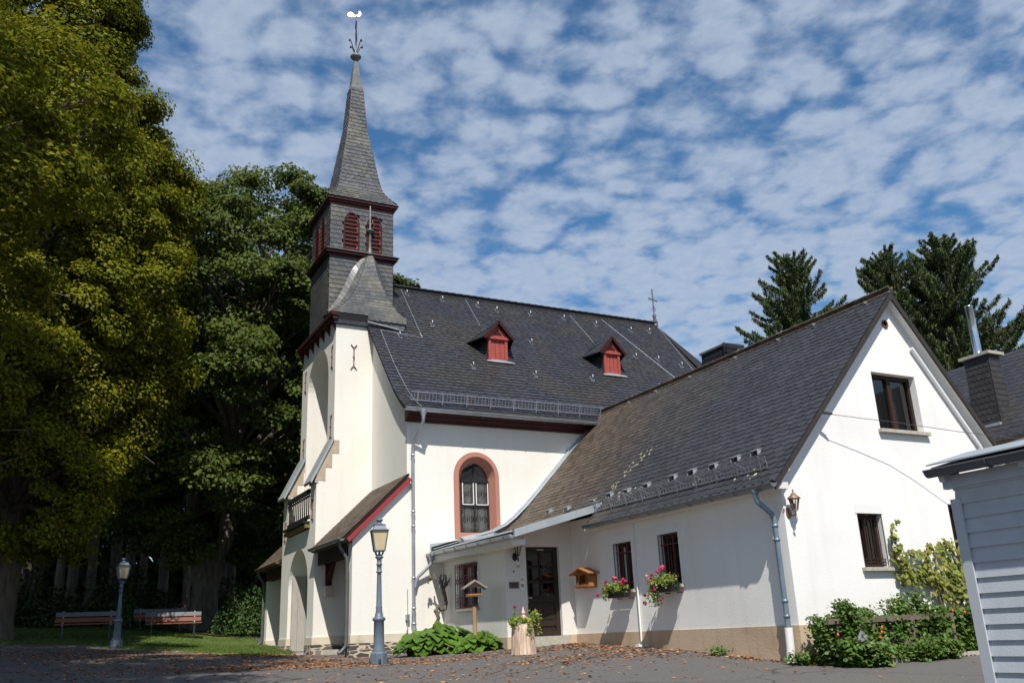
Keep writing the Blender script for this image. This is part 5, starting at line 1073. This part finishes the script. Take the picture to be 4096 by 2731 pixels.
# ------------------------------------------------------------------ bird feeder on a post
t = thing('bird_feeder', 'gabled wooden bird feeder on a post above big leaves', 'bird feeder', (.40, -3.46, G(.4,-3.46)), R(-18))
m = MB(); m.tube([(0,0,0),(0,0,1.02)], .05, 10); m.build('post', 'wood_post', t, True); m = MB(); m.tube([(.02,0,1.02),(.02,0,1.26)], .05, 8); m.build('collar', 'iron_dark', t, True)
m = MB(); m.box((-.17,-.19,1.26),(.17,.19,1.285)); m.box((-.18,-.20,1.28),(.18,-.185,1.32)); m.box((-.18,.185,1.28),(.18,.20,1.32)); m.box((-.185,-.2,1.26),(-.17,.2,1.32)); m.build('tray', 'wood_orange', t, True)
m = MB()
for x in (-.14,.14):
    for y in (-.16,.16): m.bar((x,y,1.285),(x,y,1.45), .025)
m.box((.10,-.14,1.28),(.12,.14,1.45)); m.build('posts', 'wood_brown', t, True)
m = MB()
for sg in (-1, 1): m.prism([(0,-.30,1.60),(sg*.29,-.30,1.42),(sg*.29,-.30,1.445),(0,-.30,1.63)], (0,.60,0))
for i in range(6):
    for sg in (-1, 1): m.prism([(sg*.0,-.30+i*.1,1.635),(sg*.30,-.30+i*.1,1.448),(sg*.30,-.215+i*.1,1.452),(0,-.215+i*.1,1.639)], (0,0,.008))
m.build('roof', 'wood_grey', t, True); m = MB(); m.prism([(-.2,-.285,1.46),(.2,-.285,1.46),(0,-.285,1.59)], (0,.02,0)); m.build('gable', 'wood_brown', t, True)
# ------------------------------------------------------------------ big leaved plant and dead vine
def heart_leaf(c, d, nrm, L):
    d = Vector(d).normalized(); n = Vector(nrm).normalized(); s = d.cross(n).normalized(); n = s.cross(d); c = Vector(c)
    pts = [(0,0,0),(-.12,.30,.03),(.10,.50,.05),(.45,.44,.02),(.78,.22,-.06),(1.0,0,-.16),(.78,-.22,-.06),(.45,-.44,.02),(.10,-.50,.05),(-.12,-.30,.03)]; mid = [(.1,0,-.03),(.45,0,-.02),(.8,0,-.09)]
    return [c+d*(a*L)+s*(b*L)+n*(e*L) for a, b, e in pts+mid], [(0,10,2,1),(10,11,3,2),(11,12,4,3),(12,5,4),(0,9,8,10),(10,8,7,11),(11,7,6,12),(12,6,5)]
def bigleaf(name, lab, cat, ctr, rad, hgt, n, L, mt):
    t = thing(name, lab, cat, (*ctr, G(*ctr))); m = MB(); st = MB()
    for i in range(n):
        a = random.uniform(0, 2*math.pi); r = math.sqrt(random.random()); x, y = rad[0]*r*math.cos(a), rad[1]*r*math.sin(a); z = hgt*math.sqrt(max(.03, 1-r*r))*random.uniform(.55, 1.02)
        out = Vector((math.cos(a)*r+random.gauss(0,.35), math.sin(a)*r+random.gauss(0,.35)-.35, -.45)); vs, fs = heart_leaf((x, y, z), out, (random.gauss(0,.2)+.25*math.cos(a), random.gauss(0,.2)-.35, 1), L*random.uniform(.7, 1.2)); m.add(vs, fs, True)
        if i % 3 == 0: st.tube([(x*.4, y*.4, 0), (x*.8, y*.8, z*.7), (x, y, z)], .008, 4)
    m.build('leaves', mt, t, True); st.build('stems', 'stem', t, True); return t
bigleaf('large_leaf_plant', 'mound of large heart shaped leaves at the foot of the downpipe', 'plant', (-.05,-2.35), (1.12,.55), .70, 330, .25, 'leaf_big')
bigleaf('large_leaf_plant', 'low large leaved plant around the bird feeder post', 'plant', (.62,-3.35), (.62,.32), .46, 150, .21, 'leaf_big')
t = thing('bare_vine', 'gnarled leafless vine trunk against the church wall', 'vine', (.72, -.42, 1.25))
m = MB(); o_ = Vector((.72,-.42,1.25)); P_ = lambda *q: [Vector((x, -.42+dy, z))-o_ for x, z, dy in q]
m.tube(P_((.80,1.2,0),(.68,1.97,0),(.72,2.12,-.02),(.66,2.3,0),(.72,2.40,0),(.82,2.33,.02),(.93,2.36,0),(.96,2.52,0),(.93,2.66,-.02),(.90,2.78,0),(.87,2.9,0)), [.06,.055,.055,.06,.055,.05,.055,.05,.05,.05,.045], 8)
for q in (((.88,2.86,0),(.96,2.98,-.03),(1.05,3.1,-.02),(1.13,3.27,0)), ((.88,2.88,0),(.82,3.05,0),(.66,3.12,-.04),(.50,3.16,0),(.47,3.27,0)), ((.86,2.9,0),(.86,3.0,.02),(.90,3.14,0),(.92,3.28,.02)), ((.5,3.16,0),(.44,3.1,0),(.44,3.02,0)), ((.96,2.98,0),(.98,3.12,.02),(.97,3.25,.03)), ((.66,3.12,-.04),(.62,3.2,-.02),(.62,3.3,0)), ((.82,3.05,0),(.80,3.18,.02),(.84,3.26,0)), ((.87,2.92,0),(.78,2.96,0),(.76,2.86,0))): m.tube(P_(*q), [.035-.007*i for i in range(len(q))], 6)
m.build('trunk', 'bark', t, True)
mk = MB()
for x, z in ((.72,2.40),(.66,2.3),(.95,2.5),(.90,2.78),(.88,2.9),(.5,3.17),(.83,3.05),(.97,3.0),(.68,2.0)): mk.lathe([(.0,-.06),(.06,-.03),(.065,.02),(.03,.06),(0,.065)], Vector((x,-.42,z))-o_, 7)
mk.build('knots', 'bark', t, True)
# ------------------------------------------------------------------ bed at the gable: fence, plants, grapevine, kerb
t = thing('rail_fence', 'weathered low wooden rail fence among the gable bed plants', 'fence', (4.5, -12.16, .9))
m = MB(); m.obox((2.95-4.5,0,.70),(8.6-4.5,.1,.74),(0,.02,0),(0,0,.045)); m.build('rail', 'wood_rail', t, True); m = MB(); m.obox((2.95-4.5,0,.30),(8.6-4.5,.1,.34),(0,.02,0),(0,0,.05)); m.build('rail', 'wood_rail', t, True)
for x in (-1.3,-.45,.55,1.6,2.8): m = MB(); m.box((x-.04,.02,-.1),(x+.04,.09,.70)); m.build('post', 'wood_rail', t, True)
kx = 3.75
for i in range(9):
    wd_ = random.uniform(.42, .6); y = -12.42+random.uniform(-.02,.02)+.0*i; o = MB(); o.box((kx,y,.7),(kx+wd_-.02,y+.12,G(kx, y)+.075)); o = o.build('kerb_stone', 'concrete'); tag(o, 'rough kerb stone edging the gable bed', 'kerb', 'kerb stones of the gable bed'); kx += wd_
def bush(name, lab, cat, x, y, h, r, n, mt, fl=None, spikes=6, group=None, L=.10):
    h *= .9; t = thing(name, lab, cat, (x, y, G(x, y)), 0, group); qs = []; m = MB()
    for s in range(spikes):
        a = random.uniform(0, 6.28); rr = r*math.sqrt(random.random()); bx, by = rr*math.cos(a), rr*.55*math.sin(a); hh = h*random.uniform(.6, 1.0); m.tube([(bx*.5, by*.5, 0), (bx, by, hh*.6), (bx*1.15, by*1.15, hh)], .007, 4)
        n = int(n*1.4); k = n//spikes; tt = RNG.random(k)**.75; c = np.stack([bx*(.5+.65*tt)+RNG.normal(0,.085,k), by*(.5+.65*tt)+RNG.normal(0,.085,k), hh*tt+RNG.normal(0,.03,k)], -1); nr = np.stack([RNG.normal(0,.5,k), RNG.normal(-.35,.5,k), np.ones(k)*.7], -1); nr /= np.linalg.norm(nr, axis=1)[:, None]; qs.append(leafquads(c, nr, L*1.05*(1.25-.6*tt)*RNG.uniform(.7,1.2,k), .62))
    bulk('leaves', np.concatenate(qs), 4, mt, t); m.build('stems', 'stem', t, True)
    if fl:
        m = MB()
        for i in range(fl[1]):
            a = random.uniform(0, 6.28); m.lathe([(0,-.035),(.022,-.01),(.024,.015),(0,.04)], (r*.8*math.cos(a), -abs(r*.5*math.sin(a))-.03, h*random.uniform(.35,.9)), 7)
            m.build('lantern_fruit', fl[0], t, True); m = MB()
    return t
bush('lantern_plant', 'orange lantern plant at the corner beside the white drainpipe', 'plant', 3.22, -11.95, .95, .34, 330, 'leaf_bed', ('flower_orange', 6), 9)
bush('lantern_plant', 'tall green plant with one high shoot near the house corner', 'plant', 3.62, -12.1, 1.22, .34, 420, 'leaf_bed', None, 9)
bush('bed_plant', 'low broad leaved plant spilling onto the asphalt by the corner', 'plant', 3.35, -12.42, .52, .42, 420, 'leaf_bed', None, 12, None, .12)
bush('lantern_plant', 'plant with orange lanterns left of the fence post', 'plant', 4.05, -12.05, .72, .28, 300, 'leaf_bed', ('flower_orange', 6), 8)
bush('bed_plant', 'leafy plant growing through the fence in mid bed', 'plant', 4.45, -11.95, .98, .34, 420, 'leaf_bed', None, 10)
bush('bed_plant', 'tall leafy stems rising above the rail under the barred window', 'plant', 4.95, -11.9, 1.22, .32, 420, 'leaf_bed', None, 9)
bush('bed_plant', 'dark leaved stems reaching above the rail beside the vine', 'plant', 5.45, -11.95, 1.28, .34, 460, 'leaf_bed', None, 9)
bush('lantern_plant', 'plant with drooping broad leaves hanging over the rail beside the shed', 'plant', 5.95, -12.0, .95, .34, 380, 'leaf_bed', ('flower_orange', 3), 9, None, .13)
bush('lantern_plant', 'orange lantern plant half hidden behind the shed corner', 'plant', 6.5, -12.0, .9, .36, 380, 'leaf_bed', ('flower_orange', 5), 9)
bush('bed_plant', 'low weeds along the kerb stones of the bed', 'weeds', 4.6, -12.3, .30, .6, 300, 'leaf_bed', None, 14, None, .08)
bush('bed_plant', 'low green herbs beneath the lower rail', 'plant', 5.4, -12.22, .38, .55, 340, 'leaf_bed', None, 12, None, .09)
bush('corner_weed', 'small weed sprouting at the foot of the white drainpipe', 'weeds', 2.88, -11.62, .24, .2, 90, 'leaf_bed', None, 6, None, .09)
bush('wall_weed', 'small tuft of weeds at the foot of the shaded house wall', 'weeds', 2.88, -9.35, .16, .16, 70, 'leaf_bed', None, 6, None, .07)
t = thing('plastic_bag', 'crumpled clear plastic bag hanging in the corner plant', 'bag', (3.42, -12.42, 1.33)); m = MB(); m.lathe([(.01,.12),(.03,.06),(.09,.0),(.10,-.06),(.05,-.10),(0,-.10)], n=9, smooth=False); m.v = [(x*1.2+random.uniform(-.02,.02), y*.6, z+random.uniform(-.02,.02)) for x, y, z in m.v]; m.build('bag', 'bag', t, True)
t = thing('grapevine', 'yellowing grapevine trained on the white gable wall', 'grapevine', (6.2, YG-.10, 1.0)); m = MB(); qs = []
stems = [[(6.9,1.0),(6.6,1.9),(6.2,2.45),(5.75,2.55),(5.5,2.75),(5.52,3.05),(5.68,3.35)], [(6.6,1.9),(6.9,2.3),(7.3,2.5),(7.2,2.9)], [(6.2,2.45),(6.45,2.7),(6.55,3.0)], [(6.9,1.0),(7.2,1.8),(7.5,2.3)], [(5.75,2.55),(5.95,2.85),(6.3,2.8)]]
for q in stems:
    m.tube([(x-6.2, random.uniform(-.03,.03), z-1.0) for x, z in q], [.02-.002*i for i in range(len(q))], 5)
for x, z, sx_, sz_, n in ((5.62,2.75,.10,.22,50),(5.55,3.1,.07,.16,22),(5.66,3.34,.04,.10,8),(5.75,2.45,.14,.20,70),(6.0,2.34,.18,.13,60),(6.3,2.40,.2,.18,85),(6.62,2.28,.26,.24,80),(6.95,2.25,.3,.40,120),(7.25,2.35,.3,.42,150),(7.1,2.85,.26,.16,60),(6.35,2.75,.16,.07,26),(5.98,2.78,.16,.06,20),(6.95,1.65,.3,.35,60),(7.4,1.7,.3,.4,120),(6.55,2.9,.06,.1,12)):
    c = np.stack([x+RNG.normal(0,sx_*.6,n)-6.2, RNG.uniform(-.14,.02,n), z+RNG.normal(0,sz_*.6,n)-1.0], -1); nr = np.stack([RNG.normal(0,.35,n), -np.ones(n), RNG.uniform(0,.9,n)], -1); nr /= np.linalg.norm(nr, axis=1)[:, None]; qs.append(leafquads(c, nr, RNG.uniform(.08,.13,n), .9))
bulk('leaves', np.concatenate(qs), 4, 'leaf_vine', t); m.build('stems', 'bark', t, True)
# ------------------------------------------------------------------ overhead wires
wb = thing('wire_bracket', 'small dark wire bracket on the gable verge above the copper lantern', 'bracket', (4.22, -11.72, 5.40)); m = MB(); m.bar((-.12,.05,.03),(.02,0,.0), .05, .04); m.lathe([(.02,-.02),(.03,0),(.02,.02)], (.03,-.02,0), 8); m.build('insulator', 'iron_dark', wb, True)
m = MB(); m.tube([(4.25,-11.74,5.39),(5.0,-11.84,5.335),(5.785,-11.966,5.282),(6.4,-12.12,5.20),(7.076,-12.331,5.10),(9.0,-12.95,4.86),(14,-14.6,4.45)], .006, 6); tag(m.build('overhead_cable', 'cable'), 'overhead cable crossing the gable below the upper window', 'cable')

# ------------------------------------------------------------------ trees
def crown_leaves(rng, ctr, rad, z0, z1, n_cl, cl_r, per, L, asp=.7, flat=.5, shell=3.2, droop=.0, skip=None):
    cls = []
    while len(cls) < n_cl:
        z = z0+(z1-z0)*rng.random(); th = rng.uniform(0, 6.283); rr = rad(z, th)
        if rng.random() > (rr/6.0)**1.2: continue
        r = rr*rng.random()**(1/shell); c = ctr(z)
        p = np.array([c[0]+r*math.cos(th), c[1]+r*math.sin(th), z])
        if skip and skip(p): continue
        cls.append((p, th, r/max(rr, .1)))
    qs = []
    for p, th, f in cls:
        n = int(per*rng.uniform(.6, 1.4)); R_ = cl_r*rng.uniform(.6, 1.35); d = rng.normal(size=(n, 3)); d /= np.linalg.norm(d, axis=1)[:, None]
        k = rng.random(n)**.45; off = d*k[:, None]*np.array([R_, R_, R_*flat]); lump = np.sin(off[:, 0]*4.3+th*7)*np.cos(off[:, 1]*4.1+th*3)*.18; off[:, 2] += lump*R_
        out = np.array([math.cos(th), math.sin(th), 0.0]); off[:, 2] -= droop*(off@out)
        nr = d*np.array([.8,.8,.6])+out*.35+np.array([0,0,.55])+rng.normal(0,.45,(n,3)); nr /= np.linalg.norm(nr, axis=1)[:, None]
        qs.append(leafquads(p+off, nr, L*rng.uniform(.65,1.3,n), asp))
    return np.concatenate(qs), cls
def limbs(mb, base, top, tr, cls, rng, n, rmin=.03):
    idx = rng.choice(len(cls), min(n, len(cls)), replace=False); base, top = Vector(base), Vector(top)
    for i in idx:
        p = Vector(cls[i][0]); hz = p.z-abs(rng.normal(1.2,.9))-(p.xy-base.xy).length*.55; t = min(max((hz-base.z)/(top.z-base.z), .12), .93); a = base.lerp(top, t); m1 = a.lerp(p, .5)+Vector((rng.normal(0,.25), rng.normal(0,.25), .35)); r = tr*(1-t)*.42+.03
        mb.tube([a, a.lerp(m1, .5)+Vector((0,0,.1)), m1, m1.lerp(p, .6), p], [r, r*.8, r*.6, r*.4, rmin*.6], 6)
        for k in range(3): q = p+Vector((rng.normal(0,.8), rng.normal(0,.8), rng.normal(.1,.4))); mb.tube([m1.lerp(p, .5), p.lerp(q, .5), q], [r*.3, rmin*.6, rmin*.3], 4)
def trunk(mb, pts, rs, flare=.5, n=14):
    ring = []
    for i, (p, r) in enumerate(zip(pts, rs)):
        for k in range(n):
            a = 2*math.pi*k/n; rr = r*(1+.06*math.sin(3*a+i)+(flare*abs(math.sin(a*2.5))**2 if i == 0 else 0)); ring.append((p[0]+rr*math.cos(a), p[1]+rr*math.sin(a), p[2]))
    mb.add(ring, [(i*n+k, i*n+(k+1) % n, (i+1)*n+(k+1) % n, (i+1)*n+k) for i in range(len(pts)-1) for k in range(n)], True)
def tab(pairs):
    zs_, rs_ = zip(*pairs); return lambda z: float(np.interp(z, zs_, rs_))
# --- linden at the left
rg = np.random.default_rng(3); lx, ly = -10.1, 10.3; lz = G(lx, ly)
t = thing('linden_tree', 'huge linden with yellowing leaves towering over the shaded lamp and benches', 'tree', (lx, ly, lz))
rt = tab([(4.6,2.6),(6.3,4.2),(8,4.5),(10,4.9),(12.5,5.4),(14.5,5.5),(16.5,5.6),(17.7,5.5),(19.8,4.5),(21.4,3.4),(22.3,2.7),(24,2.5),(26,3.0),(29,2.2),(31,.6)])
cen = lambda z: (lx-.1, ly-1.1)
qv, cls = crown_leaves(rg, cen, lambda z, th: rt(z)*.93*(1-.28*abs(math.sin(th)))*(1+.10*math.sin(3*th+z*.7)+.08*math.sin(5*th-z)), 4.6, 31, 1000, .72, 540, .115, .85, .72, 5.0, .25, skip=lambda p: p[1] > ly+1.5 and random.random() < .6)
bulk('crown', qv, 4, 'leaf_linden', t, (lx, ly, lz))
mb = MB(); trunk(mb, [(lx,ly,lz-.2),(lx,ly,lz+.6),(lx+.05,ly,lz+2.5),(lx-.1,ly,lz+6),(lx-.2,ly-.3,lz+14),(lx-.5,ly-.6,lz+25)], [.62,.52,.50,.44,.30,.06], .25)
limbs(mb, (lx,ly,lz+1), (lx-.5,ly-.6,lz+26), .34, cls, rg, 60); mb.build('trunk', 'bark', t)
# --- sycamore maple behind the bench
rg = np.random.default_rng(5); mx_, my_ = -2.95, 15.65; mz = G(mx_, my_)
t = thing('maple_tree', 'broad dark green maple with forked grey trunk behind the sunlit bench', 'tree', (mx_, my_, mz))
rt2 = tab([(5.0,1.6),(6.5,4.0),(8,5.0),(10,5.6),(14,6.4),(17.5,6.2),(19.6,5.2),(21.2,3.6),(22.3,1.2)])
cen2 = lambda z: (mx_+.6+.06*(z-6), my_-.4)
qv, cls = crown_leaves(rg, cen2, lambda z, th: rt2(z)*(1+.12*math.sin(4*th+z*.6))*(1+.20*max(0, -math.sin(th))*min(1, max(0, (14-z)/5))), 5.0, 22.3, 430, 1.15, 640, .145, .9, .36, 3.8, .22)
bulk('crown', qv, 4, 'leaf_sycamore', t, (mx_, my_, mz))
mb = MB(); trunk(mb, [(mx_,my_,mz-.25),(mx_+.02,my_,mz+.35),(mx_+.05,my_,mz+1.2),(mx_+.12,my_,mz+2.3),(mx_+.16,my_,mz+2.9),(mx_+.2,my_,mz+3.4)], [1.05,.62,.52,.53,.50,.22], .55, 18)
trunk(mb, [(mx_-.05,my_,mz+1.7),(mx_-.28,my_,mz+2.6),(mx_-.62,my_,mz+4),(mx_-.7,my_+.2,mz+7),(mx_-.9,my_,mz+13)], [.42,.36,.28,.22,.08], 0)
trunk(mb, [(mx_+.25,my_,mz+1.8),(mx_+.50,my_,mz+2.7),(mx_+.78,my_,mz+3.8),(mx_+.9,my_+.2,mz+7),(mx_+1.5,my_,mz+12),(mx_+2.0,my_,mz+19)], [.40,.40,.36,.28,.20,.05], 0)
limbs(mb, (mx_+.6,my_,mz+2.8), (mx_+2.0,my_,mz+21), .46, cls, rg, 80); mb.build('trunk', 'bark_grey', t)
# --- wood behind: three broadleaf prototypes and two bare-stemmed spruces, copied
def broad(lab, grp, x, y, h, zc, r, seed, n_cl, per, L, mt, tr=.22):
    rg = np.random.default_rng(seed); z = G(x, y); t = thing('forest_tree', lab, 'tree', (x, y, z), 0, grp); f = tab([(zc,r*.45),(zc+.2*(h-zc),r*.9),(zc+.55*(h-zc),r),(zc+.85*(h-zc),r*.6),(h,r*.1)])
    qv, cls = crown_leaves(rg, lambda z_: (0,0), lambda z_, th: f(z_)*(1+.15*math.sin(3*th+z_)), zc, h, n_cl, r*.30, per, L, .85, .45, 3, .2); bulk('crown', qv, 4, mt, t)
    mb = MB(); trunk(mb, [(0,0,-.2),(0,0,.4),(.1,0,h*.3),(0,.1,h*.6),(.1,0,h*.93)], [tr*1.5,tr,tr*.85,tr*.55,.04], .3, 10); limbs(mb, (0,0,zc*.6), (.1,0,h*.95), tr*.8, cls, rg, 26); mb.build('trunk', 'bark', t, True); return t
def spruce(lab, grp, x, y, h, z0, r, seed, cat='tree', name='spruce_tree', top=None, tw=34, mt='needle', tr=.24, dz=.42, blunt=.0):
    rg = np.random.default_rng(seed); z = G(x, y); h = h if top is None else top-z; t = thing(name, lab, cat, (x, y, z), 0, grp); C = []; Nn_ = []; mb = MB(); Ls_ = []
    trunk(mb, [(0,0,-.2),(0,0,.5),(0,0,h*.5),(0,0,h)], [tr*1.3,tr,tr*.6,.02], .2, 9); zz_ = z0
    while zz_ < h-.15:
        f = (h-zz_)/(h-z0); nbr = 7 if zz_ < h-1.2 else 4
        for k in range(nbr):
            a = rg.uniform(0, 6.283); ln = (r*f**(.85-blunt)+.25)*rg.uniform(.65, 1.15); d = np.array([math.cos(a), math.sin(a), 0]); sid = np.array([-d[1], d[0], 0]); rise = .35*(1-f)-.25*f
            ts = np.linspace(0, 1, 7); cv = np.stack([d[0]*ln*ts, d[1]*ln*ts, zz_+ln*(rise*ts-.30*ts*(1-ts)+.22*ts**3)], -1); mb.tube([tuple(p) for p in cv[::2]], [.035*f+.012, .02*f+.008, .012, .006], 4, False)
            n = max(8, int(tw*ln)); tt = rg.random(n)**.7; pc = np.stack([np.interp(tt, ts, cv[:, i]) for i in range(3)], -1); s = rg.choice([-1, 1], n)*rg.uniform(.02,.30,n)*(1-tt*.6)*min(1, ln*.6); c = pc+sid*s[:, None]; c[:, 2] -= rg.uniform(0,.42,n)*(1-tt*.5)*min(1, ln*.5)
            hang = rg.random(n) < .5; ax = np.where(hang[:, None], np.array([0,0,-1.0])+d*.25+rg.normal(0,.2,(n,3)), d*.8+sid*(np.sign(s)*.8)[:, None]+np.array([0,0,.15])+rg.normal(0,.2,(n,3))); ax /= np.linalg.norm(ax, axis=1)[:, None]
            pr = np.cross(ax, rg.normal(size=(n, 3))); pr /= np.linalg.norm(pr, axis=1)[:, None]; Lh = rg.uniform(.10,.30,n)[:, None]; wd = rg.uniform(.014,.042,n)[:, None]
            C.append(np.stack([c-ax*Lh*.5, c+pr*wd-ax*Lh*.2, c+ax*Lh*.6, c-pr*wd-ax*Lh*.2], 1))
        zz_ += dz*rg.uniform(.7, 1.3)*(1 if zz_ < h-2 else .6)
    bulk('crown', np.concatenate(C), 4, mt, t); mb.build('trunk', 'bark', t, True); return t
FG = 'trees of the dark wood behind the lawn'
LBL = 'dark wood tree standing in the shade behind the lawn'
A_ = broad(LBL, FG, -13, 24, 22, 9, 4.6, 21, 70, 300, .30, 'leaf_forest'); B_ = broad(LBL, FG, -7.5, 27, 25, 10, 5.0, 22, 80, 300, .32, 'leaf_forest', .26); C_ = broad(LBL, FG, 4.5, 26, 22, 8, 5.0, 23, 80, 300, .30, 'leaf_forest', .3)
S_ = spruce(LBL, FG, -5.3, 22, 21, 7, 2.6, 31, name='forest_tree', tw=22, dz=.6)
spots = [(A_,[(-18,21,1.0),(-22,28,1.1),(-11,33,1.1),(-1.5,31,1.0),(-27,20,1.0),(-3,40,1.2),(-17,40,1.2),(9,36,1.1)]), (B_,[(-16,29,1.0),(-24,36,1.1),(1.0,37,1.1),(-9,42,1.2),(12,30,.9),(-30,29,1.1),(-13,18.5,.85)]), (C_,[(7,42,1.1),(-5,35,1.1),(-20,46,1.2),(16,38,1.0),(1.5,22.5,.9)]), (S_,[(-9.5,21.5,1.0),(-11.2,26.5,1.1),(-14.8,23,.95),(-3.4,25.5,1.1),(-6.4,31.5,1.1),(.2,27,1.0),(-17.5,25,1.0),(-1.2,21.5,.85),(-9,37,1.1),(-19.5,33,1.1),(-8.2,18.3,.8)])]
for src, L in spots:
    for x, y, s in L: c = copy_tree(src); c.location = (x, y, G(x, y)); c.rotation_euler = (0, 0, random.uniform(0, 6.28)); c.scale = (s, s, s*random.uniform(.92, 1.08))
# dense back of the wood
rg = np.random.default_rng(9); n = 60000; c = np.stack([rg.uniform(-75, 45, n), rg.uniform(50, 64, n), 2+18*rg.random(n)**1.6], -1); nr = rg.normal(size=(n, 3))+np.array([0,-.8,.5]); nr /= np.linalg.norm(nr, axis=1)[:, None]
tag(bulk('far_wood', leafquads(c, nr, rg.uniform(.7,1.4,n), .8), 4, 'leaf_forest'), kind='stuff')
# understorey shrubs and the clipped hedge by the church
def shrub(name, lab, cat, x, y, r, h, n, mt, L=.12, grp=None):
    z = G(x, y); t = thing(name, lab, cat, (x, y, z), 0, grp); rg = np.random.default_rng(int(abs(x*100+y*7))); d = rg.normal(size=(n, 3)); d[:, 2] = abs(d[:, 2]); d /= np.linalg.norm(d, axis=1)[:, None]; k = rg.random(n)**.35; c = d*k[:, None]*np.array([r[0], r[1], h])*(1+.18*np.sin(d[:, :1]*7+x)*np.cos(d[:, 1:2]*6)); nr = d+rg.normal(0,.5,(n,3)); nr /= np.linalg.norm(nr, axis=1)[:, None]
    bulk('foliage', leafquads(c+np.array([0,0,.1]), nr, L*rg.uniform(.7,1.3,n), .75), 4, mt, t); mb = MB()
    for i in range(5): a = i*1.3; mb.tube([(0,0,-.1),(r[0]*.35*math.cos(a), r[1]*.35*math.sin(a), h*.45),(r[0]*.6*math.cos(a), r[1]*.6*math.sin(a), h*.8)], [.04,.025,.01], 5)
    mb.build('stems', 'bark', t, True)
UG = 'shrubs of the shaded understorey'
for i, (x, y, rx_, h) in enumerate([(-6.3,17.2,1.3,1.7),(-8.4,16,1.5,1.5),(-11,16.5,1.8,1.6),(-4.6,18.5,1.4,1.5),(-13.8,16,1.6,1.8),(-1.2,18.5,1.6,2.0),(-16.5,17,2.0,2.2),(-9.7,20,1.6,2.4),(-5.6,21,1.8,2.6),(-12.5,21,1.8,2.6)]):
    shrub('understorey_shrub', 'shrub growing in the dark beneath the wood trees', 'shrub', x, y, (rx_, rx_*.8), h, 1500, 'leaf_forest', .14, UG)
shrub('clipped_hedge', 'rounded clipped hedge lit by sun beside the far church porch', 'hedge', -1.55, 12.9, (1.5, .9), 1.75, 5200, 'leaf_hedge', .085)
shrub('sunlit_shrub', 'small bright shrub between the benches', 'shrub', -5.95, 14.6, (.6, .5), 1.35, 900, 'leaf_hedge', .11)
# --- spruces behind the house, broadleaf crown behind the church ridge
spruce('spruce standing alone above the house ridge near the choir cross', 'spruces behind the house', 27.19, 10.58, 20, 9, 4.4, 41, top=21.7, tw=170, blunt=.24, dz=.36)
spruce('slim spruce directly behind the gable peak', 'spruces behind the house', 30.3, 6.6, 20, 8, 4.0, 42, top=20.8, tw=170, blunt=.22, dz=.36)
spruce('large spruce directly behind the steel flue', 'spruces behind the house', 31.9, 4.5, 20, 8, 5.0, 43, top=20.9, tw=170, blunt=.22, dz=.36)
spruce('thin brownish dying spruce top beside the gable peak', 'spruces behind the house', 24.8, 5.9, 14.6, 9, 1.7, 44, tw=30, mt='needle_dead')
spruce('spruce mostly hidden behind the roof of the slate house', 'spruces behind the house', 33.0, -3.0, 15.5, 6, 3.2, 45, tw=36)
spruce('small spruce tip just clearing the house ridge', 'spruces behind the house', 25.5, 7.1, 13.2, 8, 1.9, 46, tw=40)
broad('tree crown peeping over the ridge beside the belfry', None, 6.3, 21.2, 17.3, 8, 2.6, 51, 60, 420, .2, 'leaf_sycamore')
# --- lindens out of frame at the left whose shade falls on the forecourt
rg = np.random.default_rng(61); t = thing('linden_tree', 'tall linden shading the asphalt forecourt, nearest the road', 'tree', (-14.5, -13, G(-14.5,-13)), 0, 'lindens lining the left of the forecourt')
f = tab([(4,1.5),(9,2.8),(13,3.6),(15,5),(18,5.6),(21,5.2),(24,2)]); qv, cls = crown_leaves(rg, lambda z: (0,0), lambda z, th: f(z)*(1+.12*math.sin(3*th+z)), 4, 24, 230, 1.2, 480, .17, .85, .65, 3.4, .2); bulk('crown', qv, 4, 'leaf_linden', t)
mb = MB(); trunk(mb, [(0,0,-.2),(0,0,.5),(.1,0,6),(0,.1,12),(0,0,22)], [.7,.5,.42,.25,.05], .3, 10); limbs(mb, (0,0,2), (0,0,22.5), .4, cls, rg, 30); mb.build('trunk', 'bark', t, True)
c = copy_tree(t); c.location = (-13.2, -.6, G(-13.2, -.6)); c.rotation_euler = (0, 0, 2.1); c.scale = (.86,.86,.66); c['label'] = 'second tall forecourt linden, further up the slope beside the lawn'
